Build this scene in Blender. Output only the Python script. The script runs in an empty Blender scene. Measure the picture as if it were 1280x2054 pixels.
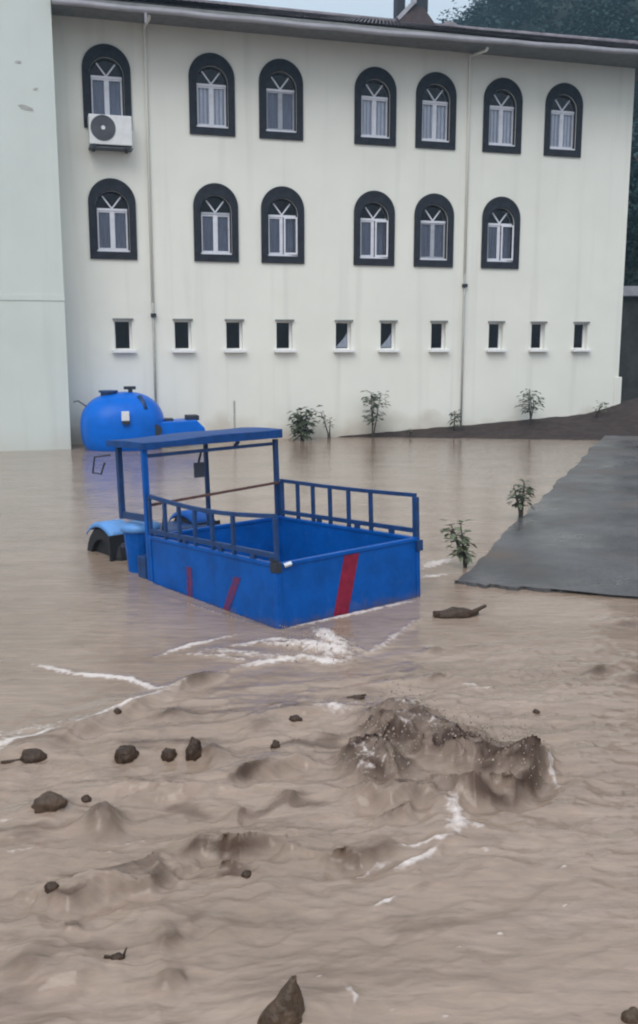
import bpy, bmesh, math, random
import numpy as np
from mathutils import Vector, Matrix
R = math.radians
rnd = random.Random(7)
SC = bpy.context.scene
COL = SC.collection
# ------------------------------------------------------------------ camera
CAM_H = 2.3; PITCH = R(10.06); FPX = 1899.0
cam = bpy.data.cameras.new('camera'); cam_o = bpy.data.objects.new('camera', cam); COL.objects.link(cam_o)
cam.sensor_fit = 'VERTICAL'; cam.sensor_height = 24.0; cam.lens = FPX / 2054.0 * 24.0
cam.clip_start = 0.05; cam.clip_end = 3000
cam_o.location = (0, 0, CAM_H); cam_o.rotation_euler = (R(90) - PITCH, 0, 0)
SC.camera = cam_o
# ------------------------------------------------------------------ sky and light: overcast
SUN_EL, SUN_AZ = R(50), R(200)       # a weak veiled sun behind the camera, to its left
w = bpy.data.worlds.new('World'); SC.world = w; w.use_nodes = True
nt = w.node_tree; nt.nodes.clear()
sky = nt.nodes.new('ShaderNodeTexSky'); sky.sky_type = 'NISHITA'; sky.sun_disc = False
sky.sun_elevation = SUN_EL; sky.sun_rotation = SUN_AZ; sky.dust_density = 4.0; sky.air_density = 1.0
tc = nt.nodes.new('ShaderNodeTexCoord')
cl = nt.nodes.new('ShaderNodeTexNoise'); cl.inputs['Scale'].default_value = 2.2; cl.inputs['Detail'].default_value = 5
mp = nt.nodes.new('ShaderNodeMapping'); mp.inputs['Scale'].default_value = (1, 1, 2.5)
nt.links.new(tc.outputs['Generated'], mp.inputs[0]); nt.links.new(mp.outputs[0], cl.inputs['Vector'])
cr = nt.nodes.new('ShaderNodeValToRGB')
cr.color_ramp.elements[0].position = 0.3; cr.color_ramp.elements[0].color = (7.4, 8.0, 8.9, 1)
cr.color_ramp.elements[1].position = 0.7; cr.color_ramp.elements[1].color = (8.8, 9.2, 9.8, 1)
nt.links.new(cl.outputs['Fac'], cr.inputs[0])
mx = nt.nodes.new('ShaderNodeMix'); mx.data_type = 'RGBA'; mx.inputs[0].default_value = 0.85
nt.links.new(sky.outputs[0], mx.inputs[6]); nt.links.new(cr.outputs[0], mx.inputs[7])
bg = nt.nodes.new('ShaderNodeBackground'); bg.inputs['Strength'].default_value = 0.1
sx = nt.nodes.new('ShaderNodeSeparateXYZ'); nt.links.new(tc.outputs['Generated'], sx.inputs[0])
cg = nt.nodes.new('ShaderNodeMapRange'); cg.inputs['To Min'].default_value = .58; cg.inputs['To Max'].default_value = 1.4; nt.links.new(sx.outputs['Z'], cg.inputs['Value'])
vm = nt.nodes.new('ShaderNodeVectorMath'); vm.operation = 'SCALE'; nt.links.new(mx.outputs[2], vm.inputs[0]); nt.links.new(cg.outputs[0], vm.inputs['Scale'])
nt.links.new(vm.outputs[0], bg.inputs['Color'])   # overcast sky: the zenith is brighter than the horizon, all round
wo = nt.nodes.new('ShaderNodeOutputWorld'); nt.links.new(bg.outputs[0], wo.inputs[0])
sun = bpy.data.lights.new('sun', 'SUN'); sun.energy = 1.2; sun.angle = R(40); sun.color = (1.0, 0.965, 0.91)
sun_o = bpy.data.objects.new('sun', sun); COL.objects.link(sun_o)
sd = Vector((math.sin(SUN_AZ) * math.cos(SUN_EL), math.cos(SUN_AZ) * math.cos(SUN_EL), math.sin(SUN_EL)))
sun_o.rotation_euler = (-sd).to_track_quat('-Z', 'Y').to_euler(); sun_o.location = (-6, -10, 30)
vs = SC.view_settings; vs.view_transform = 'Standard'; vs.look = 'None'; vs.exposure = 0.52; vs.gamma = 1
vs.use_curve_mapping = False
SC.cycles.filter_width = 2.1; SC.cycles.max_bounces = 6; SC.cycles.volume_bounces = 0; SC.cycles.transparent_max_bounces = 12
# ------------------------------------------------------------------ helpers
def ray(px, py):
    x = (px - 640) / FPX; y = -(py - 1027) / FPX
    return (x, math.cos(PITCH) + y * math.sin(PITCH), -math.sin(PITCH) + y * math.cos(PITCH))
def G(px, py, z=0.0):
    """where a sight line of the survey photograph meets the level z"""
    d = ray(px, py); t = (z - CAM_H) / d[2]; return (d[0] * t, d[1] * t)
class MB:
    """collects shapes into one mesh"""
    def __init__(s): s.v = []; s.f = []; s.m = []
    def add(s, vs_, fs, m=0):
        o = len(s.v); s.v += [tuple(p) for p in vs_]
        for f in fs: s.f.append([i + o for i in f]); s.m.append(m)
        return s
    def box(s, x0, x1, y0, y1, z0, z1, M=None, m=0):
        p = [Vector((x, y, z)) for z in (z0, z1) for x, y in ((x0, y0), (x1, y0), (x1, y1), (x0, y1))]
        if M: p = [M @ q for q in p]
        return s.add(p, [(3, 2, 1, 0), (4, 5, 6, 7), (0, 1, 5, 4), (1, 2, 6, 5), (2, 3, 7, 6), (3, 0, 4, 7)], m)
    def bar(s, a, b, w_, h_=None, m=0, up=(0, 0, 1)):
        a = Vector(a); b = Vector(b); h_ = h_ or w_
        d = (b - a); L = d.length; d.normalize(); u = Vector(up)
        if abs(d.dot(u)) > .98: u = Vector((0, 1, 0))
        r = d.cross(u).normalized(); u = r.cross(d)
        p = [q + r * (sx * w_ / 2) + u * (sy * h_ / 2) for q in (a, b) for sx, sy in ((-1, -1), (1, -1), (1, 1), (-1, 1))]
        return s.add(p, [(3, 2, 1, 0), (4, 5, 6, 7), (0, 1, 5, 4), (1, 2, 6, 5), (2, 3, 7, 6), (3, 0, 4, 7)], m)
    def tube(s, pts, rad, n=8, m=0, cap=True):
        pts = [Vector(p) for p in pts]; o = len(s.v); k = len(pts)
        rr = rad if isinstance(rad, (list, tuple)) else [rad] * k
        prev = None
        for i, p in enumerate(pts):
            d = (pts[min(i + 1, k - 1)] - pts[max(i - 1, 0)]).normalized()
            if prev is None:
                a = d.cross(Vector((0, 0, 1)))
                if a.length < .05: a = d.cross(Vector((0, 1, 0)))
            else: a = prev - d * prev.dot(d)
            a.normalize(); prev = a; b = d.cross(a)
            for j in range(n):
                t = 2 * math.pi * j / n; s.v.append(tuple(p + (a * math.cos(t) + b * math.sin(t)) * rr[i]))
        for i in range(k - 1):
            for j in range(n):
                s.f.append([o + i * n + j, o + i * n + (j + 1) % n, o + (i + 1) * n + (j + 1) % n, o + (i + 1) * n + j]); s.m.append(m)
        if cap:
            s.f.append([o + j for j in range(n)][::-1]); s.m.append(m)
            s.f.append([o + (k - 1) * n + j for j in range(n)]); s.m.append(m)
        return s
    def prism(s, poly, y0, y1, m=0):
        """polygon in x,z pushed from y0 to y1"""
        n = len(poly); o = len(s.v)
        s.v += [(x, y0, z) for x, z in poly] + [(x, y1, z) for x, z in poly]
        s.f.append([o + i for i in range(n)]); s.m.append(m)
        s.f.append([o + n + i for i in range(n)][::-1]); s.m.append(m)
        for i in range(n):
            j = (i + 1) % n; s.f.append([o + j, o + i, o + n + i, o + n + j]); s.m.append(m)
        return s
    def ring(s, outer, inner, y0, y1, m=0):
        """band between two outlines with the same number of points, in x,z"""
        n = len(outer); o = len(s.v)
        for pl in (outer, inner):
            for y in (y0, y1): s.v += [(x, y, z) for x, z in pl]
        O0, O1, I0, I1 = o, o + n, o + 2 * n, o + 3 * n
        for i in range(n):
            j = (i + 1) % n
            for q in ([O0 + i, O0 + j, I0 + j, I0 + i], [O1 + j, O1 + i, I1 + i, I1 + j], [O0 + j, O0 + i, O1 + i, O1 + j], [I0 + i, I0 + j, I1 + j, I1 + i]):
                s.f.append(q); s.m.append(m)
        return s
    def mesh(s, name):
        me = bpy.data.meshes.new(name); me.from_pydata(s.v, [], s.f); me.update()
        bm = bmesh.new(); bm.from_mesh(me); bmesh.ops.recalc_face_normals(bm, faces=bm.faces); bm.to_mesh(me); bm.free()
        return me
    def build(s, name, mats, parent=None, bevel=0, smooth=False):
        me = s.mesh(name)
        mats = mats if isinstance(mats, (list, tuple)) else [mats]
        for m in mats: me.materials.append(m)
        if len(mats) > 1: me.polygons.foreach_set('material_index', s.m)
        if bevel:
            bm = bmesh.new(); bm.from_mesh(me)
            ed = [e for e in bm.edges if len(e.link_faces) == 2 and e.calc_face_angle() > .5]
            bmesh.ops.bevel(bm, geom=ed, offset=bevel, segments=2, profile=.7, affect='EDGES', clamp_overlap=True)
            bm.to_mesh(me); bm.free()
        if smooth: me.polygons.foreach_set('use_smooth', [True] * len(me.polygons))
        me.update()
        o = bpy.data.objects.new(name, me); COL.objects.link(o)
        if parent: o.parent = parent
        return o
def tag(o, label=None, cat=None, group=None, kind=None):
    for k, v in (('label', label), ('category', cat), ('group', group), ('kind', kind)):
        if v: o[k] = v
    return o
def empty(name, loc=(0, 0, 0), rz=0, parent=None):
    o = bpy.data.objects.new(name, None); COL.objects.link(o); o.location = loc; o.rotation_euler = (0, 0, rz)
    o.empty_display_size = .2
    if parent: o.parent = parent
    return o
def copy_tree(o, parent=None):
    c = o.copy(); COL.objects.link(c); c.parent = parent
    for ch in list(o.children): copy_tree(ch, c)
    return c
# ---- materials
def mat(name, col, rough=.6, metal=0, var=.12, scale=6.0, bump=0.0, bscale=40, spec=.5, col2=None, stretch=(1, 1, 1)):
    m = bpy.data.materials.new(name); m.use_nodes = True; n = m.node_tree.nodes; l = m.node_tree.links
    b = n['Principled BSDF']; b.inputs['Roughness'].default_value = rough; b.inputs['Metallic'].default_value = metal
    b.inputs['Specular IOR Level'].default_value = spec
    t = n.new('ShaderNodeTexCoord'); mp_ = n.new('ShaderNodeMapping'); mp_.inputs['Scale'].default_value = stretch
    l.new(t.outputs['Object'], mp_.inputs[0])
    nz = n.new('ShaderNodeTexNoise'); nz.inputs['Scale'].default_value = scale; nz.inputs['Detail'].default_value = 6
    nz.inputs['Roughness'].default_value = .62
    l.new(mp_.outputs[0], nz.inputs['Vector'])
    r = n.new('ShaderNodeValToRGB'); c2 = col2 or tuple(c * (1 - var * 2) for c in col)
    r.color_ramp.elements[0].position = .32; r.color_ramp.elements[0].color = (*c2, 1)
    r.color_ramp.elements[1].position = .62; r.color_ramp.elements[1].color = (*col, 1)
    l.new(nz.outputs['Fac'], r.inputs[0]); l.new(r.outputs[0], b.inputs['Base Color'])
    if bump:
        n2 = n.new('ShaderNodeTexNoise'); n2.inputs['Scale'].default_value = bscale; n2.inputs['Detail'].default_value = 5
        l.new(mp_.outputs[0], n2.inputs['Vector'])
        bp = n.new('ShaderNodeBump'); bp.inputs['Strength'].default_value = bump; bp.inputs['Distance'].default_value = .02
        l.new(n2.outputs['Fac'], bp.inputs['Height']); l.new(bp.outputs[0], b.inputs['Normal'])
    return m
def wall_material(name, col, stain):
    """painted render: cloudy tone, rain streaks and muddy splash low on the wall near the soil"""
    m = mat(name, col, .85, var=.035, scale=.55, bump=.25, bscale=55, spec=.3)
    n = m.node_tree.nodes; l = m.node_tree.links; b = n['Principled BSDF']
    src = b.inputs['Base Color'].links[0].from_socket
    t = n.new('ShaderNodeTexCoord')
    mp_ = n.new('ShaderNodeMapping'); mp_.inputs['Scale'].default_value = (3.2, 1, .16); l.new(t.outputs['Object'], mp_.inputs[0])
    nz = n.new('ShaderNodeTexNoise'); nz.inputs['Scale'].default_value = 1.0; nz.inputs['Detail'].default_value = 7
    l.new(mp_.outputs[0], nz.inputs['Vector'])
    r = n.new('ShaderNodeValToRGB'); r.color_ramp.elements[0].position = .54; r.color_ramp.elements[0].color = (0, 0, 0, 1)
    r.color_ramp.elements[1].position = .74; r.color_ramp.elements[1].color = (.5, .5, .5, 1); l.new(nz.outputs['Fac'], r.inputs[0])
    mx1 = n.new('ShaderNodeMix'); mx1.data_type = 'RGBA'; mx1.inputs[7].default_value = tuple(c * .8 for c in col) + (1,)
    l.new(r.outputs[0], mx1.inputs[0]); l.new(src, mx1.inputs[6])
    # splash and damp stain of the flood: noise edged band above the ground
    sp = n.new('ShaderNodeSeparateXYZ'); l.new(t.outputs['Object'], sp.inputs[0])
    n3 = n.new('ShaderNodeTexNoise'); n3.inputs['Scale'].default_value = 1.1; n3.inputs['Detail'].default_value = 6; l.new(t.outputs['Object'], n3.inputs['Vector'])
    a = n.new('ShaderNodeMath'); a.operation = 'MULTIPLY_ADD'; a.inputs[1].default_value = 1.6; a.inputs[2].default_value = -.62; l.new(n3.outputs['Fac'], a.inputs[0])
    s_ = n.new('ShaderNodeMath'); s_.operation = 'SUBTRACT'; l.new(a.outputs[0], s_.inputs[0]); l.new(sp.outputs['Z'], s_.inputs[1])
    k = n.new('ShaderNodeMapRange'); k.inputs['From Min'].default_value = -.35; k.inputs['From Max'].default_value = .5
    k.inputs['To Max'].default_value = stain; l.new(s_.outputs[0], k.inputs['Value'])
    mx2 = n.new('ShaderNodeMix'); mx2.data_type = 'RGBA'; mx2.inputs[7].default_value = (.36, .27, .19, 1)
    l.new(k.outputs[0], mx2.inputs[0]); l.new(mx1.outputs[2], mx2.inputs[6]); l.new(mx2.outputs[2], b.inputs['Base Color'])
    return m
def glass(name, tint=(.90, .92, .96), rough=.06):
    m = bpy.data.materials.new(name); m.use_nodes = True; n = m.node_tree.nodes; l = m.node_tree.links; n.clear()
    o = n.new('ShaderNodeOutputMaterial'); tr = n.new('ShaderNodeBsdfTransparent'); tr.inputs[0].default_value = (*tint, 1)
    gl = n.new('ShaderNodeBsdfGlossy'); gl.inputs['Roughness'].default_value = rough; gl.inputs[0].default_value = (.9, .93, 1, 1)
    fr = n.new('ShaderNodeFresnel'); fr.inputs[0].default_value = 1.28
    mx_ = n.new('ShaderNodeMixShader'); l.new(fr.outputs[0], mx_.inputs[0]); l.new(tr.outputs[0], mx_.inputs[1]); l.new(gl.outputs[0], mx_.inputs[2])
    l.new(mx_.outputs[0], o.inputs[0]); return m
WALL = wall_material('cream_render', (.79, .785, .715), .8)
WING = wall_material('pale_green_render', (.61, .655, .62), .3)
SLATE = mat('slate_grey_paint', (.030, .033, .045), .85, spec=.25, var=.2, scale=8, bump=.15)
FRAME = mat('white_window_frame', (.72, .73, .80), .45, var=.06)
FRAME_D = mat('dusty_window_frame', (.42, .44, .50), .55, var=.1)
GLASS = glass('window_glass')
ROOM = mat('dark_room', (.035, .036, .042), .9)
CURT = mat('grey_curtain', (.80, .80, .80), .9, var=.15, scale=10, stretch=(6, 1, .3))
CURT_D = mat('dim_curtain', (.27, .29, .34), .9, var=.2, scale=10, stretch=(6, 1, .3))
STEEL = mat('grey_bar', (.30, .31, .34), .5)
SILL = mat('white_sill', (.80, .80, .80), .7, var=.05)
GUTTER = mat('pale_gutter', (.42, .41, .45), .6, var=.12, scale=2)
SOFFIT = mat('eave_soffit', (.22, .225, .225), .9)
TILE = mat('roof_tile', (.22, .20, .225), .85, var=.25, scale=3)
PIPE = mat('painted_pipe', (.73, .73, .67), .7, var=.06)
PIPE_G = mat('grey_pipe', (.40, .40, .38), .6)
BLUE = mat('blue_enamel', (.0005, .088, .385), .36, var=.14, scale=4, bump=.12, bscale=9, spec=.18, col2=(.0008, .060, .26))
BLUE_M = mat('weathered_blue', (.004, .060, .235), .5, var=.2, scale=7, bump=.15, bscale=12, spec=.3)
TURRET = mat('dark_brick', (.060, .042, .046), .9, var=.2, scale=9)
BLUE_D = mat('old_blue_enamel', (.006, .045, .16), .5, var=.2, scale=8, bump=.15)
BLUE_T = mat('blue_tank_paint', (.0005, .135, .62), .34, var=.1, scale=2, bump=.06, bscale=5, spec=.2)
BLUE_L = mat('seat_and_lit_blue', (.10, .28, .62), .45, var=.1)
RUST = mat('rusty_brown_bar', (.13, .06, .05), .8, var=.25, scale=20)
RED = mat('red_marking_tape', (.26, .010, .040), .6, var=.2, scale=12, spec=.3)
RED_F = mat('faded_red_paint', (.16, .022, .075), .6, var=.3, scale=16, spec=.3, col2=(.03, .04, .16))
BLACK = mat('black_rubber', (.012, .012, .016), .7)
DARK = mat('dark_fitting', (.02, .026, .04), .6)
CHROME = mat('bright_metal', (.75, .77, .8), .25, metal=.9)
WHITE = mat('white_plastic', (.72, .73, .74), .5, var=.06)
GREYM = mat('grey_mesh', (.10, .105, .125), .6)
SOIL = mat('wet_soil', (.055, .038, .034), .8, spec=.25, var=.25, scale=5, bump=.8, bscale=14, col2=(.022, .017, .017))
CONC = mat('wet_concrete', (.098, .096, .100), .45, var=.16, scale=.8, bump=.35, bscale=18, spec=.35, col2=(.055, .052, .052))
def muddy(m_, thr=.52, mudc=(.125, .094, .074)):
    n = m_.node_tree.nodes; l = m_.node_tree.links; b = n['Principled BSDF']; src = b.inputs['Base Color'].links[0].from_socket
    t = n.new('ShaderNodeTexCoord'); z = n.new('ShaderNodeTexNoise'); z.inputs['Scale'].default_value = .55; z.inputs['Detail'].default_value = 8; z.inputs['Roughness'].default_value = .65
    l.new(t.outputs['Object'], z.inputs['Vector'])
    r_ = n.new('ShaderNodeMapRange'); r_.inputs['From Min'].default_value = thr; r_.inputs['From Max'].default_value = thr + .16; r_.inputs['To Max'].default_value = .85; l.new(z.outputs['Fac'], r_.inputs['Value'])
    x = n.new('ShaderNodeMix'); x.data_type = 'RGBA'; x.inputs[7].default_value = (*mudc, 1); l.new(r_.outputs[0], x.inputs[0]); l.new(src, x.inputs[6]); l.new(x.outputs[2], b.inputs['Base Color'])
    rr_ = n.new('ShaderNodeMapRange'); rr_.inputs['From Min'].default_value = .35; rr_.inputs['From Max'].default_value = .65; rr_.inputs['To Min'].default_value = .22; rr_.inputs['To Max'].default_value = .65
    l.new(z.outputs['Fac'], rr_.inputs['Value']); l.new(rr_.outputs[0], b.inputs['Roughness'])
muddy(CONC)
DEBRIS = mat('soaked_wood', (.060, .035, .022), .42, spec=.25, var=.3, scale=20, bump=.6, bscale=40)
MUDROCK = mat('muddy_rock', (.095, .060, .038), .45, spec=.3, var=.3, scale=14, bump=.6, bscale=40)
SPRAY = mat('muddy_spray', (.34, .27, .22), .3, var=.1)
BARK = mat('bark', (.06, .05, .04), .9, bump=.5)
LEAF = mat('leaf', (.085, .105, .062), .6, var=.3, scale=9)
LEAF2 = mat('pale_leaf', (.12, .145, .08), .6, var=.25, scale=9)
FOREST = mat('hazy_forest_leaf', (.030, .060, .060), .9, spec=.1, var=.15, scale=.25)  # distance haze mixed into the colour: bluer, paler foliage
TERRAIN = mat('hill_ground', (.03, .045, .03), .95, var=.3, scale=.1)
RETAIN = mat('dark_masonry', (.065, .066, .068), .9, var=.3, scale=1.5, bump=.5, bscale=5)
COPING = mat('pale_coping', (.42, .42, .45), .8)
def mud_line(m_, z0, top=.16):
    n = m_.node_tree.nodes; l = m_.node_tree.links; b = n['Principled BSDF']; src = b.inputs['Base Color'].links[0].from_socket
    t = n.new('ShaderNodeTexCoord'); s_ = n.new('ShaderNodeSeparateXYZ'); l.new(t.outputs['Object'], s_.inputs[0])
    z = n.new('ShaderNodeTexNoise'); z.inputs['Scale'].default_value = 7; z.inputs['Detail'].default_value = 8; z.inputs['Roughness'].default_value = .7; l.new(t.outputs['Object'], z.inputs['Vector'])
    a = n.new('ShaderNodeMath'); a.operation = 'MULTIPLY_ADD'; a.inputs[1].default_value = top * 3.2; a.inputs[2].default_value = z0 - top * 1.25; l.new(z.outputs['Fac'], a.inputs[0])
    d = n.new('ShaderNodeMath'); d.operation = 'SUBTRACT'; l.new(a.outputs[0], d.inputs[0]); l.new(s_.outputs['Z'], d.inputs[1])
    k_ = n.new('ShaderNodeMapRange'); k_.inputs['From Min'].default_value = -.02; k_.inputs['From Max'].default_value = .10; k_.inputs['To Max'].default_value = .55; l.new(d.outputs[0], k_.inputs['Value'])
    z2 = n.new('ShaderNodeTexNoise'); z2.inputs['Scale'].default_value = 16; z2.inputs['Detail'].default_value = 8; z2.inputs['Roughness'].default_value = .75; l.new(t.outputs['Object'], z2.inputs['Vector'])
    k2 = n.new('ShaderNodeMapRange'); k2.inputs['From Min'].default_value = .60; k2.inputs['From Max'].default_value = .72; k2.inputs['To Max'].default_value = .30; l.new(z2.outputs['Fac'], k2.inputs['Value'])
    mxm = n.new('ShaderNodeMath'); mxm.operation = 'MAXIMUM'; l.new(k_.outputs[0], mxm.inputs[0]); l.new(k2.outputs[0], mxm.inputs[1])
    x = n.new('ShaderNodeMix'); x.data_type = 'RGBA'; x.inputs[7].default_value = (.16, .115, .085, 1); l.new(mxm.outputs[0], x.inputs[0]); l.new(src, x.inputs[6]); l.new(x.outputs[2], b.inputs['Base Color'])
mud_line(BLUE, .44, .10)
# ---- vector noise
_rs = np.random.RandomState(11); _P = np.concatenate([_rs.permutation(512)] * 2); _A = _rs.rand(512) * 2 * np.pi
_GX = np.cos(_A); _GY = np.sin(_A)
def pn(x, y):
    xi = np.floor(x).astype(np.int64); yi = np.floor(y).astype(np.int64); fx = x - xi; fy = y - yi
    ux = fx * fx * fx * (fx * (fx * 6 - 15) + 10); uy = fy * fy * fy * (fy * (fy * 6 - 15) + 10)
    def g(a, b, dx, dy):
        h = _P[(_P[a & 511] + b) & 511]; return _GX[h] * dx + _GY[h] * dy
    n00 = g(xi, yi, fx, fy); n10 = g(xi + 1, yi, fx - 1, fy); n01 = g(xi, yi + 1, fx, fy - 1); n11 = g(xi + 1, yi + 1, fx - 1, fy - 1)
    return ((n00 * (1 - ux) + n10 * ux) * (1 - uy) + (n01 * (1 - ux) + n11 * ux) * uy) * 1.5
def fbm(x, y, o=4, gain=.5, ridged=False):
    a = 1; s = 0; t = 0
    for i in range(o):
        v = pn(x + i * 17.3, y - i * 9.7)
        if ridged: v = 1 - 2 * np.abs(v)
        s = s + a * v; t += a; a *= gain; x = x * 2.03; y = y * 2.03
    return s / t
def sstep(a, b, x):
    t = np.clip((x - a) / (b - a), 0, 1); return t * t * (3 - 2 * t)
# ================================================================== WATER
NW = Vector((-.315, 7.50)); TR = R(40); UX = Vector((math.cos(TR), math.sin(TR))); VX = Vector((-math.sin(TR), math.cos(TR)))
BW, BL = 1.62, 2.02          # cargo bed width and length
def graded(a, b, f):
    o = [a]
    while o[-1] < b: o.append(o[-1] + f(o[-1]))
    return np.array(o)
ys = graded(-3.0, 25.0, lambda y: .12 if y < 2 else max(.009, .009 * (y / 2.9) ** 1.35))
xs_h = graded(0.0, 15.0, lambda x: .0105 if x < 1.5 else .0105 * (x / 1.5) ** 1.7)
xs = np.concatenate([-xs_h[::-1][:-1], xs_h])
X, Y = np.meshgrid(xs, ys)
def seg_field(pts):
    """distance, signed side (+ = away from the viewer) and 0..1 position along a polyline"""
    P = [Vector(G(*p)) for p in pts]; tot = sum((P[i + 1] - P[i]).length for i in range(len(P) - 1))
    D = np.full(X.shape, 1e9); S = np.zeros(X.shape); T = np.zeros(X.shape); acc = 0
    for i in range(len(P) - 1):
        a, b = P[i], P[i + 1]; d = b - a; L = d.length; d = d / L
        rx, ry = X - a.x, Y - a.y; t = np.clip(rx * d.x + ry * d.y, 0, L)
        dd = np.hypot(rx - d.x * t, ry - d.y * t); sg = np.sign(d.x * ry - d.y * rx)
        k = dd < D; D = np.where(k, dd, D); S = np.where(k, sg, S); T = np.where(k, (acc + t) / tot, T); acc += L
    return D, S, T
wx = X + .10 * fbm(X * 2.2, Y * 2.2, 3); wy = Y + .10 * fbm(X * 2.2 + 40, Y * 2.2, 3)     # warped coordinates
ca, sa = math.cos(R(14)), math.sin(R(14))
fx, fy = wx * ca + wy * sa, -wx * sa + wy * ca                                        # along and across the current
# where the flood is rough: the foreground torrent, calmer behind the foam line
lx = np.clip((X + 2.2) / 3.6, 0, 1)
edge = 5.2 + lx * 1.7
rough = 1 - sstep(-.7, .9, Y - edge)
rough = rough * (.42 + .58 * sstep(3.0, 4.3, Y - .25 * X)) * (1 - .55 * sstep(.7, 1.9, X - .2 * (Y - 4)))
H = .0035 * fbm(X * 1.8, Y * 1.8, 4)
H += .0016 * fbm(fx * 5, fy * 9, 3)
H += rough * (.058 * fbm(fx * .85, fy * 1.9, 4, .5) + .032 * (fbm(fx * 1.3 + 8, fy * 3.4, 3, .5, True) - .3) + .016 * (fbm(fx * 4.5, fy * 9, 4, .6, True) - .3))
foam = .50 * rough * sstep(.22, .62, fbm(fx * 1.4 + 3, fy * 8, 4, .6)); mud_and_shade = np.zeros(X.shape)  # colour mask: silt patches, and shade painted on wave faces
N1 = fbm(wx * 9, wy * 9, 4); N2 = fbm(wx * 22 + 5, wy * 22, 3); NR = fbm(wx * 2.6, wy * 2.6, 3, .45); NL = fbm(wx * 4.5 + 3, wy * 4.5, 2)
def ridge(pts, A, wf=.05, wb=.16, fm=0.0):
    global H, foam, mud_and_shade
    D, S, T = seg_field(pts); D = D + (.05 * NL + .012 * N1) * (D < 1)
    fade = np.sin(np.pi * np.clip(T, .02, .98)) ** .5
    pr = np.where(S > 0, np.exp(-(D / wb) ** 2), np.exp(-(D / wf) ** 2))
    tr = np.where(S < 0, np.exp(-((D - 2 * wf) / (1.3 * wf)) ** 2), 0)
    H = H + 1.35 * A * fade * (pr * (1 + .6 * NL) - .4 * tr)
    if fm: foam = np.maximum(foam, fm * fade * np.where(S > 0, np.exp(-(D / (wb * .7)) ** 2), np.exp(-(D / wf) ** 2)) * sstep(-.35, .3, N1 + .4 * N2))
def streak(pts, wd, s=1.0, lift=.01):
    global H, foam
    D, S, T = seg_field(pts); D = D + wd * (.9 * N1 + .4 * N2)
    k = np.exp(-(np.maximum(D, 0) / wd) ** 2) * np.sin(np.pi * np.clip(T, .04, .96)) ** .35
    foam = np.maximum(foam, s * k); H = H + lift * k * (1 + .8 * N2)
def mound(px, py, A, rx, ry, p=1.0, rg=.5, m=.0, rot=0):
    global H, mud_and_shade
    c = G(px, py); dx = X - c[0] + .04 * NL; dy = Y - c[1] + .03 * NR
    q = R(rot); u = dx * math.cos(q) + dy * math.sin(q); v = -dx * math.sin(q) + dy * math.cos(q)
    k = np.exp(-((u / rx) ** 2 + (v / ry) ** 2) ** p)
    H = H + A * k * (1 + rg * (1.1 * NR + .5 * NL)); mud_and_shade = np.maximum(mud_and_shade, m * k * np.clip(.75 + .5 * N1, 0, 1))
streak([(-40, 1500), (60, 1462), (200, 1440)], .07, .5); streak([(380, 1300), (480, 1312), (600, 1322)], .10, .6, .015); streak([(690, 1330), (760, 1300), (850, 1235)], .05, .55)
# foam lines and standing ridges of the torrent
streak([(60, 1332), (150, 1352), (262, 1362), (318, 1388), (372, 1378)], .046, 1.0)
streak([(-60, 1520), (30, 1494), (118, 1472)], .055, 1.0)
streak([(130, 1468), (232, 1432), (296, 1408), (352, 1384)], .032, .8)
streak([(-60, 1440), (-10, 1470), (20, 1500)], .05, .6); streak([(-20, 1332), (14, 1326)], .03, .7)
streak([(312, 1318), (382, 1296), (472, 1274)], .045, .85); streak([(455, 1300), (540, 1284), (612, 1290)], .065, .85)
streak([(478, 1338), (560, 1326), (640, 1318)], .060, .9); streak([(350, 1312), (430, 1316), (520, 1330)], .045, .65)
streak([(575, 1290), (640, 1300), (700, 1318)], .13, 1.0, .03); streak([(640, 1262), (668, 1290), (705, 1302)], .10, 1.0, .03)
streak([(600, 1318), (650, 1330), (700, 1326)], .06, 1.0, .02); streak([(520, 1292), (600, 1300), (660, 1310)], .05, .8, .02); streak([(640, 1430), (700, 1434)], .09, .8, .02); streak([(600, 1405), (680, 1412)], .03, .5)
streak([(846, 1140), (880, 1128), (912, 1122)], .10, .9); streak([(846, 1160), (900, 1152)], .06, .9)
streak([(565, 1262), (650, 1245), (742, 1225), (842, 1203)], .040, .95); streak([(310, 1190), (420, 1225), (545, 1262)], .014, .6)
streak([(905, 1610), (918, 1640), (912, 1690)], .055, .85, .02); streak([(800, 1704), (860, 1698), (905, 1688)], .022, .9)
streak([(795, 1748), (850, 1722), (880, 1708)], .030, .9, .015); streak([(752, 1818), (792, 1798)], .015, .9)
streak([(680, 1770), (740, 1740), (800, 1722)], .02, .5); streak([(940, 1672), (980, 1668)], .02, .6); streak([(955, 1712), (985, 1712)], .025, .55)
for p in ((1130, 1748), (1135, 1820), (1002, 1880), (918, 1906), (1196, 1646), (894, 2044), (786, 2036), (1118, 1552), (640, 1968)):
    streak([(p[0] - 8, p[1]), (p[0] + 8, p[1] - 4)], .010, .75, .006)
streak([(690, 1980), (716, 2010), (700, 2054)], .018, .6); streak([(1095, 1530), (1112, 1550), (1118, 1580)], .020, .7, .01)
streak([(920, 1370), (960, 1378), (1000, 1380)], .05, .55, .02); streak([(0, 1722), (60, 1716), (90, 1706)], .014, .6)
streak([(150, 1650), (200, 1640), (262, 1628)], .012, .5); streak([(120, 1572), (190, 1552)], .02, .5); streak([(160, 1712), (330, 1714)], .012, .45)
ridge([(352, 1384), (400, 1368), (445, 1352)], .045, .035, .10)
ridge([(-40, 1528), (90, 1500), (230, 1440), (360, 1385)], .035, .05, .18)
ridge([(450, 1584), (500, 1562), (560, 1542), (640, 1532)], .055, .04, .16)
ridge([(345, 1718), (400, 1698), (482, 1706), (555, 1686)], .060, .035, .13, .35)
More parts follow.
